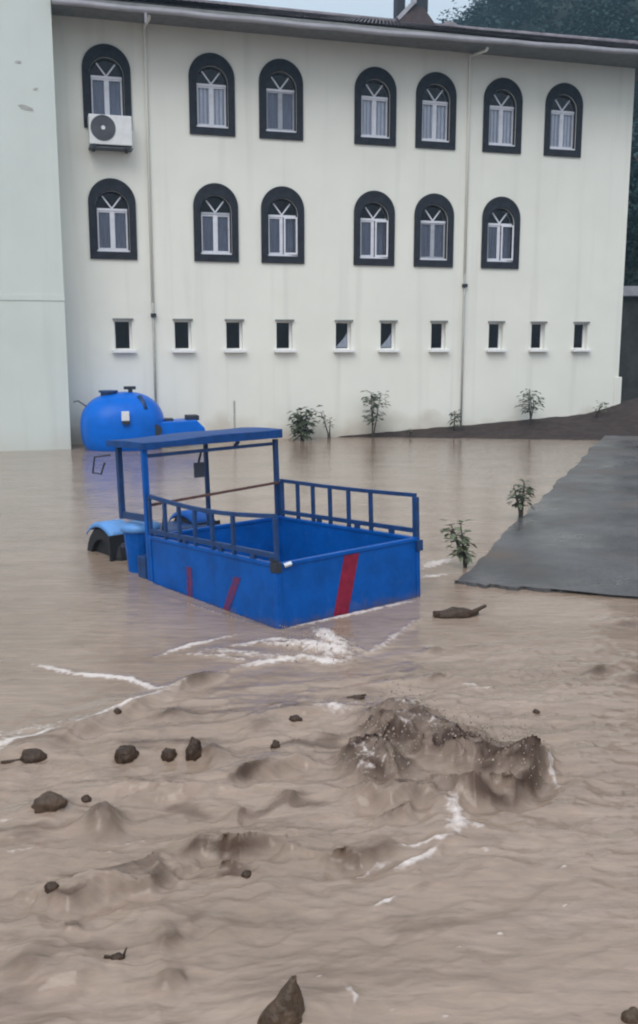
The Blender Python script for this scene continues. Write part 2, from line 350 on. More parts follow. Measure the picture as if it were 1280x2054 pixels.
ridge([(430, 1742), (490, 1738)], .03, .02, .06); ridge([(560, 1700), (600, 1712)], .03, .03, .08)
ridge([(80, 1802), (140, 1812), (200, 1790), (300, 1776), (345, 1752)], .055, .035, .13)
ridge([(120, 1878), (170, 1862)], .03, .03, .07); ridge([(310, 1902), (370, 1882)], .035, .04, .09)
ridge([(300, 1752), (340, 1742)], .04, .04, .10); ridge([(470, 1645), (500, 1628)], .035, .03, .07); ridge([(570, 1612), (600, 1600)], .03, .025, .06)
ridge([(0, 1950), (60, 1942), (170, 1950), (220, 1940)], .04, .07, .14); ridge([(310, 1975), (380, 1962)], .03, .06, .1)
ridge([(1170, 1350), (1232, 1342)], .035, .03, .09); ridge([(1215, 1252), (1300, 1246)], .03, .04, .12); ridge([(1255, 1370), (1310, 1360)], .03, .04, .12)
ridge([(860, 1366), (890, 1356)], .03, .025, .06); ridge([(850, 1310), (890, 1304)], .02, .03, .08)
ridge([(760, 1650), (820, 1638), (830, 1620)], .05, .03, .08); ridge([(655, 1720), (720, 1726), (800, 1700)], .045, .035, .1)
ridge([(700, 1600), (780, 1620), (860, 1606)], .05, .04, .1); ridge([(240, 1610), (330, 1606), (420, 1600)], .03, .03, .1)
ridge([(190, 1600), (260, 1590), (380, 1596)], .03, .03, .1)
# brown mounds and the big boil over something sunken
mound(210, 1660, .10, .10, .11, 1.4, .15, .75); mound(430, 1520, .06, .09, .10, 1.3, .3, .5); mound(345, 1440, .035, .11, .10, 1, .3, .5)
mound(100, 1640, .05, .12, .10, 1.2, .3, .3); mound(520, 1462, .03, .10, .12, 1, .3, .35)
def boil():
    """upwelling: a broad swell carrying rounded, creased billows with dark silt swirling in it"""
    global H, mud_and_shade, foam
    cx_, cy_ = G(885, 1505)
    a_ = np.zeros(X.shape)
    for px, py, A, rx, ry in ((748, 1540, .115, .19, .22), (810, 1470, .130, .26, .26), (890, 1500, .085, .28, .22), (950, 1530, .090, .26, .18), (1030, 1545, .095, .19, .18), (880, 1600, .030, .42, .12)):
        c = G(px, py); a_ = np.maximum(a_, A * np.exp(-(((X - c[0] + .05 * NL) / rx) ** 2 + ((Y - c[1] + .05 * NR) / ry) ** 2) ** 1.9)) + .12 * A * np.exp(-(((X - c[0]) / rx) ** 2 + ((Y - c[1]) / ry) ** 2))
    en = np.clip(a_ / .075, 0, 1) ** .8
    r_ = np.hypot(X - cx_ - .15, Y - cy_); th = 1.2 * np.exp(-(r_ / .35) ** 2)               # twist of the eddy
    u = (X - cx_) * np.cos(th) - (Y - cy_) * np.sin(th); v = (X - cx_) * np.sin(th) + (Y - cy_) * np.cos(th)
    qx = u + .08 * pn(u * 5 + 3, v * 5); qy = v + .08 * pn(u * 5, v * 5 + 9)
    b1 = np.sqrt(np.abs(pn(qx * 4.5 + 1.7, qy * 5.5)) + .01); b2 = np.sqrt(np.abs(pn(qx * 10, qy * 12 + 4)) + .02); b3 = pn(qx * 20, qy * 22)
    B = a_ + en * (.115 * (b1 - .45) + .055 * (b2 - .45) + .008 * b3)
    for _ in range(8): B[1:-1, 1:-1] = (B[1:-1, 1:-1] * 2 + B[:-2, 1:-1] + B[2:, 1:-1] + B[1:-1, :-2] + B[1:-1, 2:]) / 6
    dn = fbm(qx * 9 + 2, qy * 11, 4, .6, True)
    H = H + B + en * (.042 * (dn - .3) + .008 * pn(qx * 34, qy * 38))
    foam = np.maximum(foam, .62 * en * sstep(.42, .72, dn) * sstep(.0, .3, pn(qx * 3.3 + 20, qy * 3.3)))
    silt = pn(qx * 3.0 + 9, qy * 4.8 + 2) + .5 * pn(qx * 7 + 1, qy * 10) + .2 * b3
    mud_and_shade = np.maximum(mud_and_shade, en * (.46 + .54 * sstep(-.25, .40, silt)))
    mud_and_shade = np.maximum(mud_and_shade, .60 * rough * sstep(.20, .70, fbm(fx * 1.3 + 31, fy * 4.2, 4, .6) * 1.7) * (1 - .8 * sstep(.2, 1.2, X)))
boil()
ridge([(885, 1582), (950, 1606), (1030, 1602), (1078, 1562), (1100, 1520)], .075, .045, .09)
streak([(680, 1440), (700, 1420), (740, 1408)], .04, .5, .0); streak([(1090, 1500), (1108, 1530), (1110, 1570)], .018, .7, .01)
def face_shade(pts, wd, s=.8):  # paints the shade of steep near wave faces into the water colour
    global mud_and_shade
    D, S, T = seg_field(pts); D = D + wd * (.8 * N1 + .4 * N2)
    mud_and_shade = np.maximum(mud_and_shade, s * np.exp(-(np.maximum(D, 0) / wd) ** 2) * np.sin(np.pi * np.clip(T, .03, .97)) ** .5)
for pts, wd, s in (([(345, 1722), (400, 1702), (482, 1710), (555, 1690)], .025, .9), ([(450, 1588), (500, 1566), (545, 1546)], .03, .9), ([(88, 1802), (140, 1814), (190, 1796)], .03, .9),
                   ([(290, 1775), (345, 1752)], .05, .7), ([(360, 1378), (440, 1356)], .04, .8), ([(650, 1722), (720, 1728), (800, 1704)], .035, .7), ([(190, 1680), (215, 1640)], .06, .8),
                   ([(310, 1446), (372, 1436)], .05, .8), ([(405, 1520), (450, 1515)], .06, .7), ([(760, 1652), (830, 1630)], .03, .8), ([(430, 1745), (510, 1752)], .04, .7),
                   ([(1170, 1352), (1232, 1344)], .03, .8), ([(1215, 1256), (1300, 1250)], .05, .7), ([(1250, 1372), (1310, 1364)], .05, .7), ([(850, 1308), (890, 1304)], .04, .6),
                   ([(120, 1880), (170, 1864)], .025, .7), ([(310, 1904), (375, 1884)], .03, .6), ([(0, 1955), (90, 1945)], .05, .5), ([(300, 1975), (390, 1965)], .05, .45), ([(20, 1690), (90, 1680)], .04, .5),
                   ([(500, 1475), (545, 1455)], .05, .5), ([(860, 1368), (890, 1358)], .02, .8), ([(740, 1585), (850, 1590)], .05, .6)):
    face_shade(pts, wd, s)
for pts, wd, s in (([(692, 1575), (715, 1540), (752, 1500), (770, 1470)], .050, .95), ([(735, 1580), (765, 1545), (800, 1520)], .035, .7), ([(850, 1532), (900, 1522), (940, 1528)], .040, .9),
                   ([(890, 1575), (950, 1612), (1030, 1612), (1078, 1575), (1094, 1535)], .040, 1), ([(945, 1560), (1000, 1566)], .045, 1), ([(755, 1592), (835, 1606)], .04, .85), ([(770, 1430), (830, 1425)], .05, .6)):
    face_shade(pts, wd, s)  # painted shade: front faces of the boil and its undercut crescent
# water laps up round the floating things
for px, py, A in ((66, 1524, .03), (255, 1520, .035), (340, 1520, .03), (390, 1520, .035), (553, 1504, .02), (592, 1449, .02), (100, 1642, .04), (565, 2050, .05), (916, 1234, .0), (105, 1800, .02), (495, 1758, .02)):
    c = G(px, py - 8); H = H + A * np.exp(-((X - c[0]) / .16) ** 2 - ((Y - c[1] - .03) / .10) ** 2)
# quiet pocket inside the cargo bed; still water along the driveway
bu = (X - NW.x) * UX.x + (Y - NW.y) * UX.y; bv = (X - NW.x) * VX.x + (Y - NW.y) * VX.y
inb = sstep(-.02, .03, bu) * sstep(-.02, .03, BW - bu) * sstep(-.02, .03, bv) * sstep(-.02, .03, BL - bv)
H = H * (1 - inb) - .20 * inb
foam = foam * (1 - inb)
near = (Y < 2.2); H = np.where(near, H * .3, H)
gx = np.gradient(H, xs, axis=1); gy = np.gradient(H, ys, axis=0)
k = .010
slope = np.hypot(gx, gy); lim = 1 / np.maximum(1, slope / 1.2)
XD, YD = X + k * gx * lim, Y + k * gy * lim
ny, nx = X.shape
co = np.stack([XD, YD, H], -1).reshape(-1, 3).astype(np.float32)
idx = np.arange(ny * nx).reshape(ny, nx)
q = np.stack([idx[:-1, :-1], idx[:-1, 1:], idx[1:, 1:], idx[1:, :-1]], -1).reshape(-1, 4)
me = bpy.data.meshes.new('water'); me.vertices.add(len(co)); me.vertices.foreach_set('co', co.ravel())
me.loops.add(q.size); me.loops.foreach_set('vertex_index', q.ravel().astype(np.int32))
me.polygons.add(len(q)); me.polygons.foreach_set('loop_start', np.arange(0, q.size, 4, dtype=np.int32))
me.polygons.foreach_set('use_smooth', np.ones(len(q), bool)); me.update(calc_edges=True)
at = me.attributes.new('water_mix', 'FLOAT_COLOR', 'POINT')
at.data.foreach_set('color', np.stack([np.clip(foam, 0, 1), np.clip(mud_and_shade, 0, 1), rough, np.ones_like(rough)], -1).reshape(-1).astype(np.float32))
water = bpy.data.objects.new('water', me); COL.objects.link(water); tag(water, 'brown muddy flood water with foam streaks and a churning boil', kind='structure')
m = bpy.data.materials.new('flood_water'); m.use_nodes = True; n = m.node_tree.nodes; l = m.node_tree.links; b = n['Principled BSDF']
t = n.new('ShaderNodeTexCoord'); va = n.new('ShaderNodeVertexColor'); va.layer_name = 'water_mix'
sp = n.new('ShaderNodeSeparateColor'); l.new(va.outputs[0], sp.inputs[0])
mp_ = n.new('ShaderNodeMapping'); mp_.inputs['Scale'].default_value = (.5, 1.2, 1); mp_.inputs['Rotation'].default_value = (0, 0, R(-14)); l.new(t.outputs['Object'], mp_.inputs[0])
nz = n.new('ShaderNodeTexNoise'); nz.inputs['Scale'].default_value = 1.6; nz.inputs['Detail'].default_value = 7; l.new(mp_.outputs[0], nz.inputs['Vector'])
r = n.new('ShaderNodeValToRGB'); r.color_ramp.elements[0].position = .3; r.color_ramp.elements[0].color = (.225, .165, .124, 1)
r.color_ramp.elements[1].position = .7; r.color_ramp.elements[1].color = (.302, .227, .178, 1); l.new(nz.outputs['Fac'], r.inputs[0])
m1 = n.new('ShaderNodeMix'); m1.data_type = 'RGBA'; m1.inputs[7].default_value = (.048, .023, .013, 1)
ms = n.new('ShaderNodeMapping'); ms.inputs['Scale'].default_value = (2.2, 11, 1); ms.inputs['Rotation'].default_value = (0, 0, R(-16)); l.new(t.outputs['Object'], ms.inputs[0])
ns = n.new('ShaderNodeTexNoise'); ns.inputs['Scale'].default_value = 1.4; ns.inputs['Detail'].default_value = 9; ns.inputs['Roughness'].default_value = .68; ns.inputs['Distortion'].default_value = .8; l.new(ms.outputs[0], ns.inputs['Vector'])
ks = n.new('ShaderNodeMapRange'); ks.inputs['From Min'].default_value = .30; ks.inputs['From Max'].default_value = .70; ks.inputs['To Min'].default_value = .80; ks.inputs['To Max'].default_value = 1.2; l.new(ns.outputs['Fac'], ks.inputs['Value'])
vs_n = n.new('ShaderNodeVectorMath'); vs_n.operation = 'SCALE'; l.new(r.outputs[0], vs_n.inputs[0]); l.new(ks.outputs[0], vs_n.inputs['Scale'])
l.new(sp.outputs['Green'], m1.inputs[0]); l.new(vs_n.outputs[0], m1.inputs[6])
nf = n.new('ShaderNodeTexNoise'); nf.inputs['Scale'].default_value = 26; nf.inputs['Detail'].default_value = 5; l.new(t.outputs['Object'], nf.inputs['Vector'])
mf = n.new('ShaderNodeMath'); mf.operation = 'MULTIPLY_ADD'; mf.inputs[1].default_value = .9; mf.inputs[2].default_value = -.45; l.new(nf.outputs['Fac'], mf.inputs[0])
af = n.new('ShaderNodeMath'); af.operation = 'ADD'; l.new(mf.outputs[0], af.inputs[0]); l.new(sp.outputs['Red'], af.inputs[1])
kf = n.new('ShaderNodeMapRange'); kf.interpolation_type = 'SMOOTHSTEP'; kf.inputs['From Min'].default_value = .28; kf.inputs['From Max'].default_value = .95; l.new(af.outputs[0], kf.inputs['Value'])
m2 = n.new('ShaderNodeMix'); m2.data_type = 'RGBA'; m2.inputs[7].default_value = (.58, .51, .475, 1)
l.new(kf.outputs[0], m2.inputs[0]); l.new(m1.outputs[2], m2.inputs[6]); l.new(m2.outputs[2], b.inputs['Base Color'])
rr = n.new('ShaderNodeMapRange'); rr.inputs['To Min'].default_value = .075; rr.inputs['To Max'].default_value = .7; l.new(kf.outputs[0], rr.inputs['Value']); 
ra = n.new('ShaderNodeMath'); ra.operation = 'MULTIPLY_ADD'; ra.inputs[1].default_value = .34; l.new(sp.outputs['Green'], ra.inputs[0]); l.new(rr.outputs[0], ra.inputs[2]); l.new(ra.outputs[0], b.inputs['Roughness'])
b.inputs['IOR'].default_value = 1.36
n2 = n.new('ShaderNodeTexNoise'); n2.inputs['Scale'].default_value = 11; n2.inputs['Detail'].default_value = 6; l.new(mp_.outputs[0], n2.inputs['Vector'])
bp = n.new('ShaderNodeBump'); bp.inputs['Strength'].default_value = .4; bp.inputs['Distance'].default_value = .02
l.new(n2.outputs['Fac'], bp.inputs['Height']); l.new(bp.outputs[0], b.inputs['Normal'])
me.materials.append(m)
# ---- droplets thrown up by the boil and the white water at the truck
def spray():
    rs = random.Random(3); mb = MB()
    for k_ in range(1100):
        if k_ < 850:
            px, py = rs.uniform(690, 1110), rs.uniform(1420, 1600); c = G(px, py); hh = abs(rs.gauss(0, .07))
        else:
            px, py = rs.uniform(560, 720), rs.uniform(1262, 1335); c = G(px, py); hh = abs(rs.gauss(0, .03))
        iy = int(np.argmin(np.abs(ys - c[1]))); ix = int(np.argmin(np.abs(xs - c[0])))
        if k_ < 850 and mud_and_shade[iy, ix] < .35: continue
        z = float(H[iy, ix]) + hh + .004; q_ = rs.uniform(.002, .0065) * (1.5 if rs.random() < .08 else 1); e_ = rs.uniform(.8, 1.8)
        x, y = c
        mb.add([(x + q_, y, z), (x - q_, y, z), (x, y + q_, z), (x, y - q_, z), (x + q_ * .3, y, z + q_ * e_), (x, y, z - q_ * e_)], [(0, 2, 4), (2, 1, 4), (1, 3, 4), (3, 0, 4), (2, 0, 5), (1, 2, 5), (3, 1, 5), (0, 3, 5)])
    o_ = mb.build('spray', SPRAY, smooth=True); tag(o_, 'fine muddy droplets thrown up over the churning boil', 'spray', kind='stuff')
spray()
# ================================================================== GROUND: flood bed, driveway, soil bank
g = MB(); g.box(-400, 400, -60, 600, -1.6, -1.0); gb = g.build('ground', SOIL); tag(gb, kind='structure')
A0 = G(920, 1172); A1 = G(1180, 913); A2 = G(1285, 1204)
def driveway():
    a = Vector(A0); far = Vector(A1) + (Vector(A1) - a) * .38; ed = far - a
    fr = Vector(A2) - a; frn = fr.normalized()
    nu, nv = 200, 110; L = 22.0; top = []
    for j in range(nv + 1):
        for i in range(nu + 1):
            tv = (j / nv) ** 1.6; tu = (i / nu) ** 1.7
            p = a + ed * tv + frn * (L * tu)
            q = 0
            if i == 0: p = p + frn * (.16 * float(fbm(np.array(p.y * 1.3), np.array(3.3), 4)))
            if j == 0: p = p + Vector((0, 1)) * (.42 * float(fbm(np.array(p.x * 1.7), np.array(9.1), 5, .6)))
            if j == nv: p = p + Vector((.3, 1)) * (1.2 * float(fbm(np.array(p.x * .8), np.array(2.2), 4)))
            z = .028 + .016 * (L * tu) * min(1, .25 + tv * 2) + .022 * float(fbm(np.array(p.x * .9), np.array(p.y * .9), 5)) + .05 * tv * tv
            top.append((p.x, p.y, z))
    v = list(top); f = []
    W = nu + 1
    for j in range(nv):
        for i in range(nu): f.append((j * W + i, j * W + i + 1, (j + 1) * W + i + 1, (j + 1) * W + i))
    rim = [i for i in range(W)][::-1] + [j * W for j in range(1, nv + 1)]
    o = len(v)
    for k_, r_ in enumerate(rim): x, y, z = v[r_]; v.append((x - .03, y - .04, -.5))
    for k_ in range(len(rim) - 1): f.append((rim[k_], rim[k_ + 1], o + k_ + 1, o + k_))
    mb = MB(); mb.add(v, f); d = mb.build('driveway', CONC); tag(d, 'grey wet concrete driveway ending in a broken edge at the water', kind='structure'); return d
driveway()
AL = R(16.15); OY = 23.58; CA, SA = math.cos(AL), math.sin(AL)
def FW(s, y, z): return (s * CA - y * SA, OY + s * SA + y * CA, z)     # facade coordinates to world
def bank():
    v = []; f = []; nu, nv = 90, 26
    for j in range(nv + 1):
        for i in range(nu + 1):
            s = -.3 + 16.0 * i / nu; t = j / nv
            zt = max(0.0, min(.52, .012 + .058 * (s - .1))) ; d = .15 + min(3.1, .35 * max(0, s) ** 1.02) + 2.2 * float(sstep(6.8, 9.5, s))
            y = .08 - d * t * 1.25
            z = zt * (1 - t) ** .8 - .10 * t + (.02 + .03 * min(1, max(0, s))) * float(fbm(np.array(s * 2.1), np.array(y * 3 + 7), 4)) * (1 if j else .3)
            z += float(sstep(7.2, 9.5, s)) * (.34 * (1 - t * .75) + .05 * float(fbm(np.array(s * 1.7 + 5), np.array(y * 1.9), 4)))
            v.append(FW(s, y, z))
    W = nu + 1
    for j in range(nv):
        for i in range(nu): f.append((j * W + i, j * W + i + 1, (j + 1) * W + i + 1, (j + 1) * W + i))
    mb = MB(); mb.add(v, f); o = mb.build('soil_bank', SOIL, smooth=True); tag(o, 'dark wet soil bank along the foot of the wall', kind='structure')
bank()
# ================================================================== BUILDING
B = empty('building', (0, OY, 0), AL)
tag(B, 'long cream rendered two-storey building with arched slate-framed windows and brown tiled roof', 'building')
S0, S1 = -6.0, 8.46
ROW1 = [-4.88, -2.54, -.92, 1.40, 2.96, 4.75, 6.45]; Z1 = 7.01
ROW2 = [-4.86, -2.50, -.90, 1.40, 2.97, 4.80]; Z2 = 4.20
SMALL = [-4.71, -3.33, -2.10, -.87, .63, 1.80, 3.16, 4.76, 5.98, 7.24]
SZ0, SZ1, SWD = 2.17, 2.84, .40
def arch(hw, z0, zs, n=24, rise=None):
    rise = rise or hw
    return [(-hw, z0), (hw, z0)] + [(hw * math.cos(math.pi * i / n), zs + rise * math.sin(math.pi * i / n)) for i in range(n + 1)]
wl = MB(); wl.box(S0 - .3, S1, 0, .26, -1.0, 9.42); wall = wl.build('wall', WALL, B)
cut = MB()
for row, z in ((ROW1, Z1), (ROW2, Z2)):
    for s in row: cut.prism([(s + x, z + q_) for x, q_ in arch(.37, .165, 1.12)], -.5, .8)
for s in SMALL: cut.box(s - SWD / 2, s + SWD / 2, -.5, .8, SZ0, SZ1)
cme = cut.mesh('cutter'); co_ = bpy.data.objects.new('cutter', cme); COL.objects.link(co_); co_.parent = B
bo = wall.modifiers.new('openings', 'BOOLEAN'); bo.operation = 'DIFFERENCE'; bo.solver = 'EXACT'; bo.object = co_
bpy.context.view_layer.update(); dg = bpy.context.evaluated_depsgraph_get()
nm = bpy.data.meshes.new_from_object(wall.evaluated_get(dg)); wall.modifiers.clear(); wall.data = nm
bpy.data.objects.remove(co_)
# shell behind the facade, so that the rooms are dark
sh = MB(); sh.box(S0 - .3, S1, .95, 1.05, -1, 9.4); sh.box(S0 - .3, S1, .26, .95, 6.25, 6.4); sh.box(S0 - .3, S1, .26, .95, 3.45, 3.6)
sh.build('inner_wall', ROOM, B)
sd_ = MB(); sd_.box(S1 - .26, S1 - .003, .263, 8.8, -1, 9.42); sd_.box(S0 - .3, S1, 8.8, 9.06, -1, 9.4); sd_.build('side_wall', WALL, B)
# plinth block at the far corner
pl = MB(); pl.box(S1 - .03, S1 + .10, -.02, 2.0, -.6, 1.42); pl.box(S1 - .12, S1 - .031, -.03, -.002, -.6, 1.42); pl.build('corner_plinth', WALL, B, bevel=.015)
# wing on the left, standing one metre forward
wg = MB(); wg.box(-18, S0 - .02, -1.0, 8, -1, 14); wing = wg.build('wing_wall', WING, B)
bd = MB(); bd.box(-18, S0 - .012, -1.014, -1.003, 3.22, 3.34); bd.build('string_course', WING, wing, bevel=.003)
for px, pz, rx, rz, a in ((-6.62, 7.12, .16, .05, -.25), (-6.72, 8.0, .07, .03, 0), (-6.40, 7.50, .05, .025, .2)):
    p = MB(); pts = [(px + rx * math.cos(t_ * .524) * (1 + .2 * rnd.uniform(-1, 1)), pz + (rz * math.sin(t_ * .524) + a * rx * math.cos(t_ * .524)) * (1 + .2 * rnd.uniform(-1, 1))) for t_ in range(12)]
    p.prism(pts, -1.006, -.99); p.build('plaster_chip', PIPE_G, wing)
# ---- arched windows
def arched_window(s, z, style):
    wr = empty('arched_window', (s, 0, z), 0, B)
    sr = MB(); sr.ring(arch(.525, 0, 1.235), arch(.372, .163, 1.12, rise=.372), -.045, .03); sr.build('surround', SLATE, wr, bevel=.006)
    wm = FRAME if style != 'dusty' else FRAME_D
    yy0, yy1 = .07, .115
    fr = MB(); fr.ring(arch(.372, .163, 1.12), arch(.337, .205, 1.12), .0305, yy1); fr.build('outer_frame', SLATE, wr)
    cs = MB()
    for a_, b_ in ((-.336, -.018), (.018, .336)):
        cs = MB(); o_, i_ = .0, .035
        cs.ring([(a_, .206), (b_, .206), (b_, 1.066), (a_, 1.066)], [(a_ + i_, .206 + i_ * 1.3), (b_ - i_, .206 + i_ * 1.3), (b_ - i_, 1.066 - i_), (a_ + i_, 1.066 - i_)], yy0 + .006, yy1 - .006)
        ss = cs.build('sash', wm, wr, bevel=.003)
        if style == 'open' and a_ > 0:
            ss.rotation_euler = (0, 0, R(-14)); ss.location = (.0, -.05, 0)
    mu = MB(); mu.box(-.017, .017, yy0 - .006, yy1, .206, 1.066); mu.build('mullion', wm, wr)
    tb = MB(); tb.box(-.345, .345, yy0 - .010, yy1, 1.068, 1.118); tb.build('transom', FRAME if style != 'dusty2' else FRAME_D, wr, bevel=.004)
    for sg in (-1, 1):
        sp_ = MB(); sp_.bar((0, .092, 1.12), (sg * .215, .092, 1.395), .03, .03, up=(0, 1, 0)); sp_.build('spoke', FRAME, wr)
    sl = MB(); sl.box(-.36, .36, -.01, .10, .166, .203); sl.build('sill', FRAME, wr, bevel=.004)
    for a_, b_ in ((-.305, -.05), (.05, .305)):
        p = MB(); p.box(a_, b_, .088, .094, .25, 1.035); p.build('pane', GLASS, wr)
    p = MB(); p.prism([(-.336, 1.12)] + [(.336, 1.12)] + [(.336 * math.cos(math.pi * i / 20), 1.121 + .336 * math.sin(math.pi * i / 20)) for i in range(1, 20)], .098, .103); p.build('fan_pane', GLASS, wr)
    gr = MB()
    for i in range(7): gr.bar((-.27 + .09 * i, .105, .2), (-.27 + .09 * i, .105, 1.08), .012)
    gr.build('grille', STEEL, wr)
    cu = MB(); n_ = 40
    vs_ = [(-.42 + .84 * i / n_, .125 + .007 * math.sin(i * 1.3), zz) for zz in (.12, 1.085) for i in range(n_ + 1)]
    cu.add(vs_, [(i, i + 1, n_ + 2 + i, n_ + 1 + i) for i in range(n_)])
    cu.build('curtain', CURT if style in ('light',) else CURT_D, wr, smooth=True)
    return wr
ST1 = ['mid', 'light', 'dusty', 'light', 'light', 'light', 'light']; ST2 = ['mid', 'dusty2', 'open', 'open', 'dusty', 'open']
for s, st in zip(ROW1, ST1): arched_window(s, Z1, st)
for s, st in zip(ROW2, ST2): arched_window(s, Z2, st)
def small_window(s, i):
    wr = empty('small_window', (s, 0, SZ0), 0, B); h = SZ1 - SZ0; hw = SWD / 2
    r_ = MB(); r_.ring([(-hw, 0), (hw, 0), (hw, h), (-hw, h)], [(-hw + .03, .03), (hw - .05, .03), (hw - .05, h - .03), (-hw + .03, h - .03)], .14, .18); r_.build('frame', SILL, wr)
    if i in (4, 5):
        c_ = MB(); c_.add([(-.15, .20, .05), (-.02, .22, .05), (.16, .20, .05), (.16, .20, .42), (.06, .21, .26), (-.05, .22, .14)], [(0, 1, 5), (1, 2, 4, 5), (2, 3, 4)]); c_.build('curtain', CURT, wr)
    p = MB(); p.box(-hw + .03, hw - .05, .157, .163, .03, h - .03); p.build('pane', GLASS, wr)
    sl = MB(); sl.box(-.27, .27, -.13, .135, -.07, -.002); sl.build('sill', SILL, wr, bevel=.008)
    lt = MB(); lt.box(-.235, .235, -.05, -.002, h + .002, h + .045); lt.build('lintel', SOFFIT, wr, bevel=.006)
for i, s in enumerate(SMALL): small_window(s, i)
# ---- eave, gutter and tiled hip roof
OV = 1.1; ZE = 9.08
def tilt(s): return .016 * max(0, s - 1)
ev = MB(); ev.box(S0 - .02, S1 + OV, -OV + .02, .3, ZE + .19, ZE + .245); ev.build('soffit', SOFFIT, B)
gu = MB()
pf = [(-OV - .10, .095), (-OV - .085, .065), (-OV - .02, .05), (-OV + .02, .065), (-OV + .02, .16), (-OV - .10, .15)]
gn = 30
vs_ = [(S0 + (S1 + OV + .1 - S0) * i / gn, y, ZE + z + tilt(S0 + (S1 + OV - S0) * i / gn) + .008 * math.sin(i * 1.7)) for i in range(gn + 1) for y, z in pf]
gu.add(vs_, [(i * 6 + k_, (i + 1) * 6 + k_, (i + 1) * 6 + (k_ + 1) % 6, i * 6 + (k_ + 1) % 6) for i in range(gn) for k_ in range(6)] + [tuple(range(6)), tuple(gn * 6 + k_ for k_ in range(6))])
gu.build('gutter', GUTTER, B)
RD = 4.4; RH = 1.54; RE = S1 + OV - 4.1                      # ridge set back, its height, where the hip begins
rf = MB()
zt = ZE + .25
rf.add([(S0 - .02, -OV, zt), (S1 + OV, -OV, zt + tilt(S1)), (S1 + OV, 2 * RD, zt), (S0 - .02, 2 * RD, zt), (S0 - .02, RD - OV, zt + RH), (RE, RD - OV, zt + RH)],
       [(0, 1, 5, 4), (1, 2, 5), (2, 3, 4, 5), (0, 3, 2, 1), (0, 4, 3)])
roof = rf.build('roof', TILE, B)
# tile courses on the front slope, each a row of rounded tiles
tl = MB(); rows = 17
for j in range(rows):
    t0, t1 = j / rows, (j + 1.15) / rows
    y0, y1 = -OV + RD * t0, -OV + RD * min(1, t1); z0, z1 = zt + RH * t0 + .045, zt + RH * min(1, t1) + .012
    e0 = S1 + OV - 4.1 * t0
    s_ = S0 + .02
    while s_ < e0 - .16:
        tl.add([(s_, y0, z0 - .02 + tilt(s_) * (1 - t0)), (s_ + .09, y0, z0 + .02 + tilt(s_) * (1 - t0)), (s_ + .18, y0, z0 - .02 + tilt(s_) * (1 - t0)), (s_, y1, z1 - .02), (s_ + .09, y1, z1 + .02), (s_ + .18, y1, z1 - .02)], [(0, 1, 4, 3), (1, 2, 5, 4)])
        s_ += .185
to = tl.build('roof_tiles', TILE, roof); to['kind'] = 'stuff'
rc = MB(); rc.tube([(S0, RD - OV, zt + RH + .03), (RE, RD - OV, zt + RH + .03), (S1 + OV, -OV, zt + .05 + tilt(S1))], .085, 8); rc.build('ridge_cap', TILE, roof, smooth=True)
# roof ornament on the ridge: brown hipped base, dark posts and a pale brace
tu = empty('roof_turret', (3.62, RD - OV, zt + RH), 0, B)
q_ = MB(); q_.add([(-.62, -.5, -.25), (.62, -.5, -.25), (.62, .5, -.25), (-.62, .5, -.25), (-.18, -.2, .42), (.22, -.2, .42), (.22, .2, .42), (-.18, .2, .42)], [(0, 1, 5, 4), (1, 2, 6, 5), (2, 3, 7, 6), (3, 0, 4, 7), (4, 5, 6, 7), (3, 2, 1, 0)])
q_.build('turret_base', TURRET, tu, bevel=.03)
q_ = MB(); q_.box(.0, .36, -.2, .2, .3, 1.6); q_.build('turret_post', DARK, tu, bevel=.03)
q_ = MB(); q_.box(-.52, -.28, -.15, .15, -.05, 1.5); q_.build('turret_post', DARK, tu, bevel=.03)
q_ = MB(); q_.bar((-.55, -.28, .02), (-.1, -.28, .48), .10); q_.bar((-.10, -.28, .45), (-.02, -.28, 1.4), .12); q_.build('turret_brace', GUTTER, tu)
q_ = MB(); q_.add([(4.40, RD - OV - .2, zt + RH), (5.0, RD - OV - .2, zt + RH), (5.0, RD - OV + .2, zt + RH), (4.40, RD - OV + .2, zt + RH), (4.6, RD - OV, zt + RH + .2), (4.8, RD - OV, zt + RH + .2)], [(0, 1, 5, 4), (1, 2, 5), (2, 3, 4, 5), (3, 0, 4), (0, 3, 2, 1)]); q_.build('ridge_vent', TILE, roof, bevel=.02)
# ---- rainwater pipes
for s, zb in ((-4.02, 1.1), (3.82, .62)):
    p = MB(); p.tube([(s, -OV + .12, ZE + .05), (s, -OV + .18, ZE - .0), (s, -.06, ZE + .12), (s, -.035, ZE - .1), (s, -.035, 4.0 if s > 0 else 3.2)], .034, 10); pp = p.build('downpipe', WALL, B, smooth=True)
    zj = 4.0 if s > 0 else 3.2
    p = MB(); p.tube([(s, -.05, zj + .05), (s, -.05, zb - .7)], .026, 8); p.build('lower_pipe', PIPE_G, pp, smooth=True)
    p = MB(); p.box(s - .05, s + .07, -.10, -.002, zj - .28, zj - .20); p.build('pipe_clip', DARK, pp, bevel=.01)
p = MB(); p.bar((-4.12, -OV - .14, ZE + .02), (-4.12, -OV - .10, ZE - .16), .05); p.build('gutter_outlet', GUTTER, B)
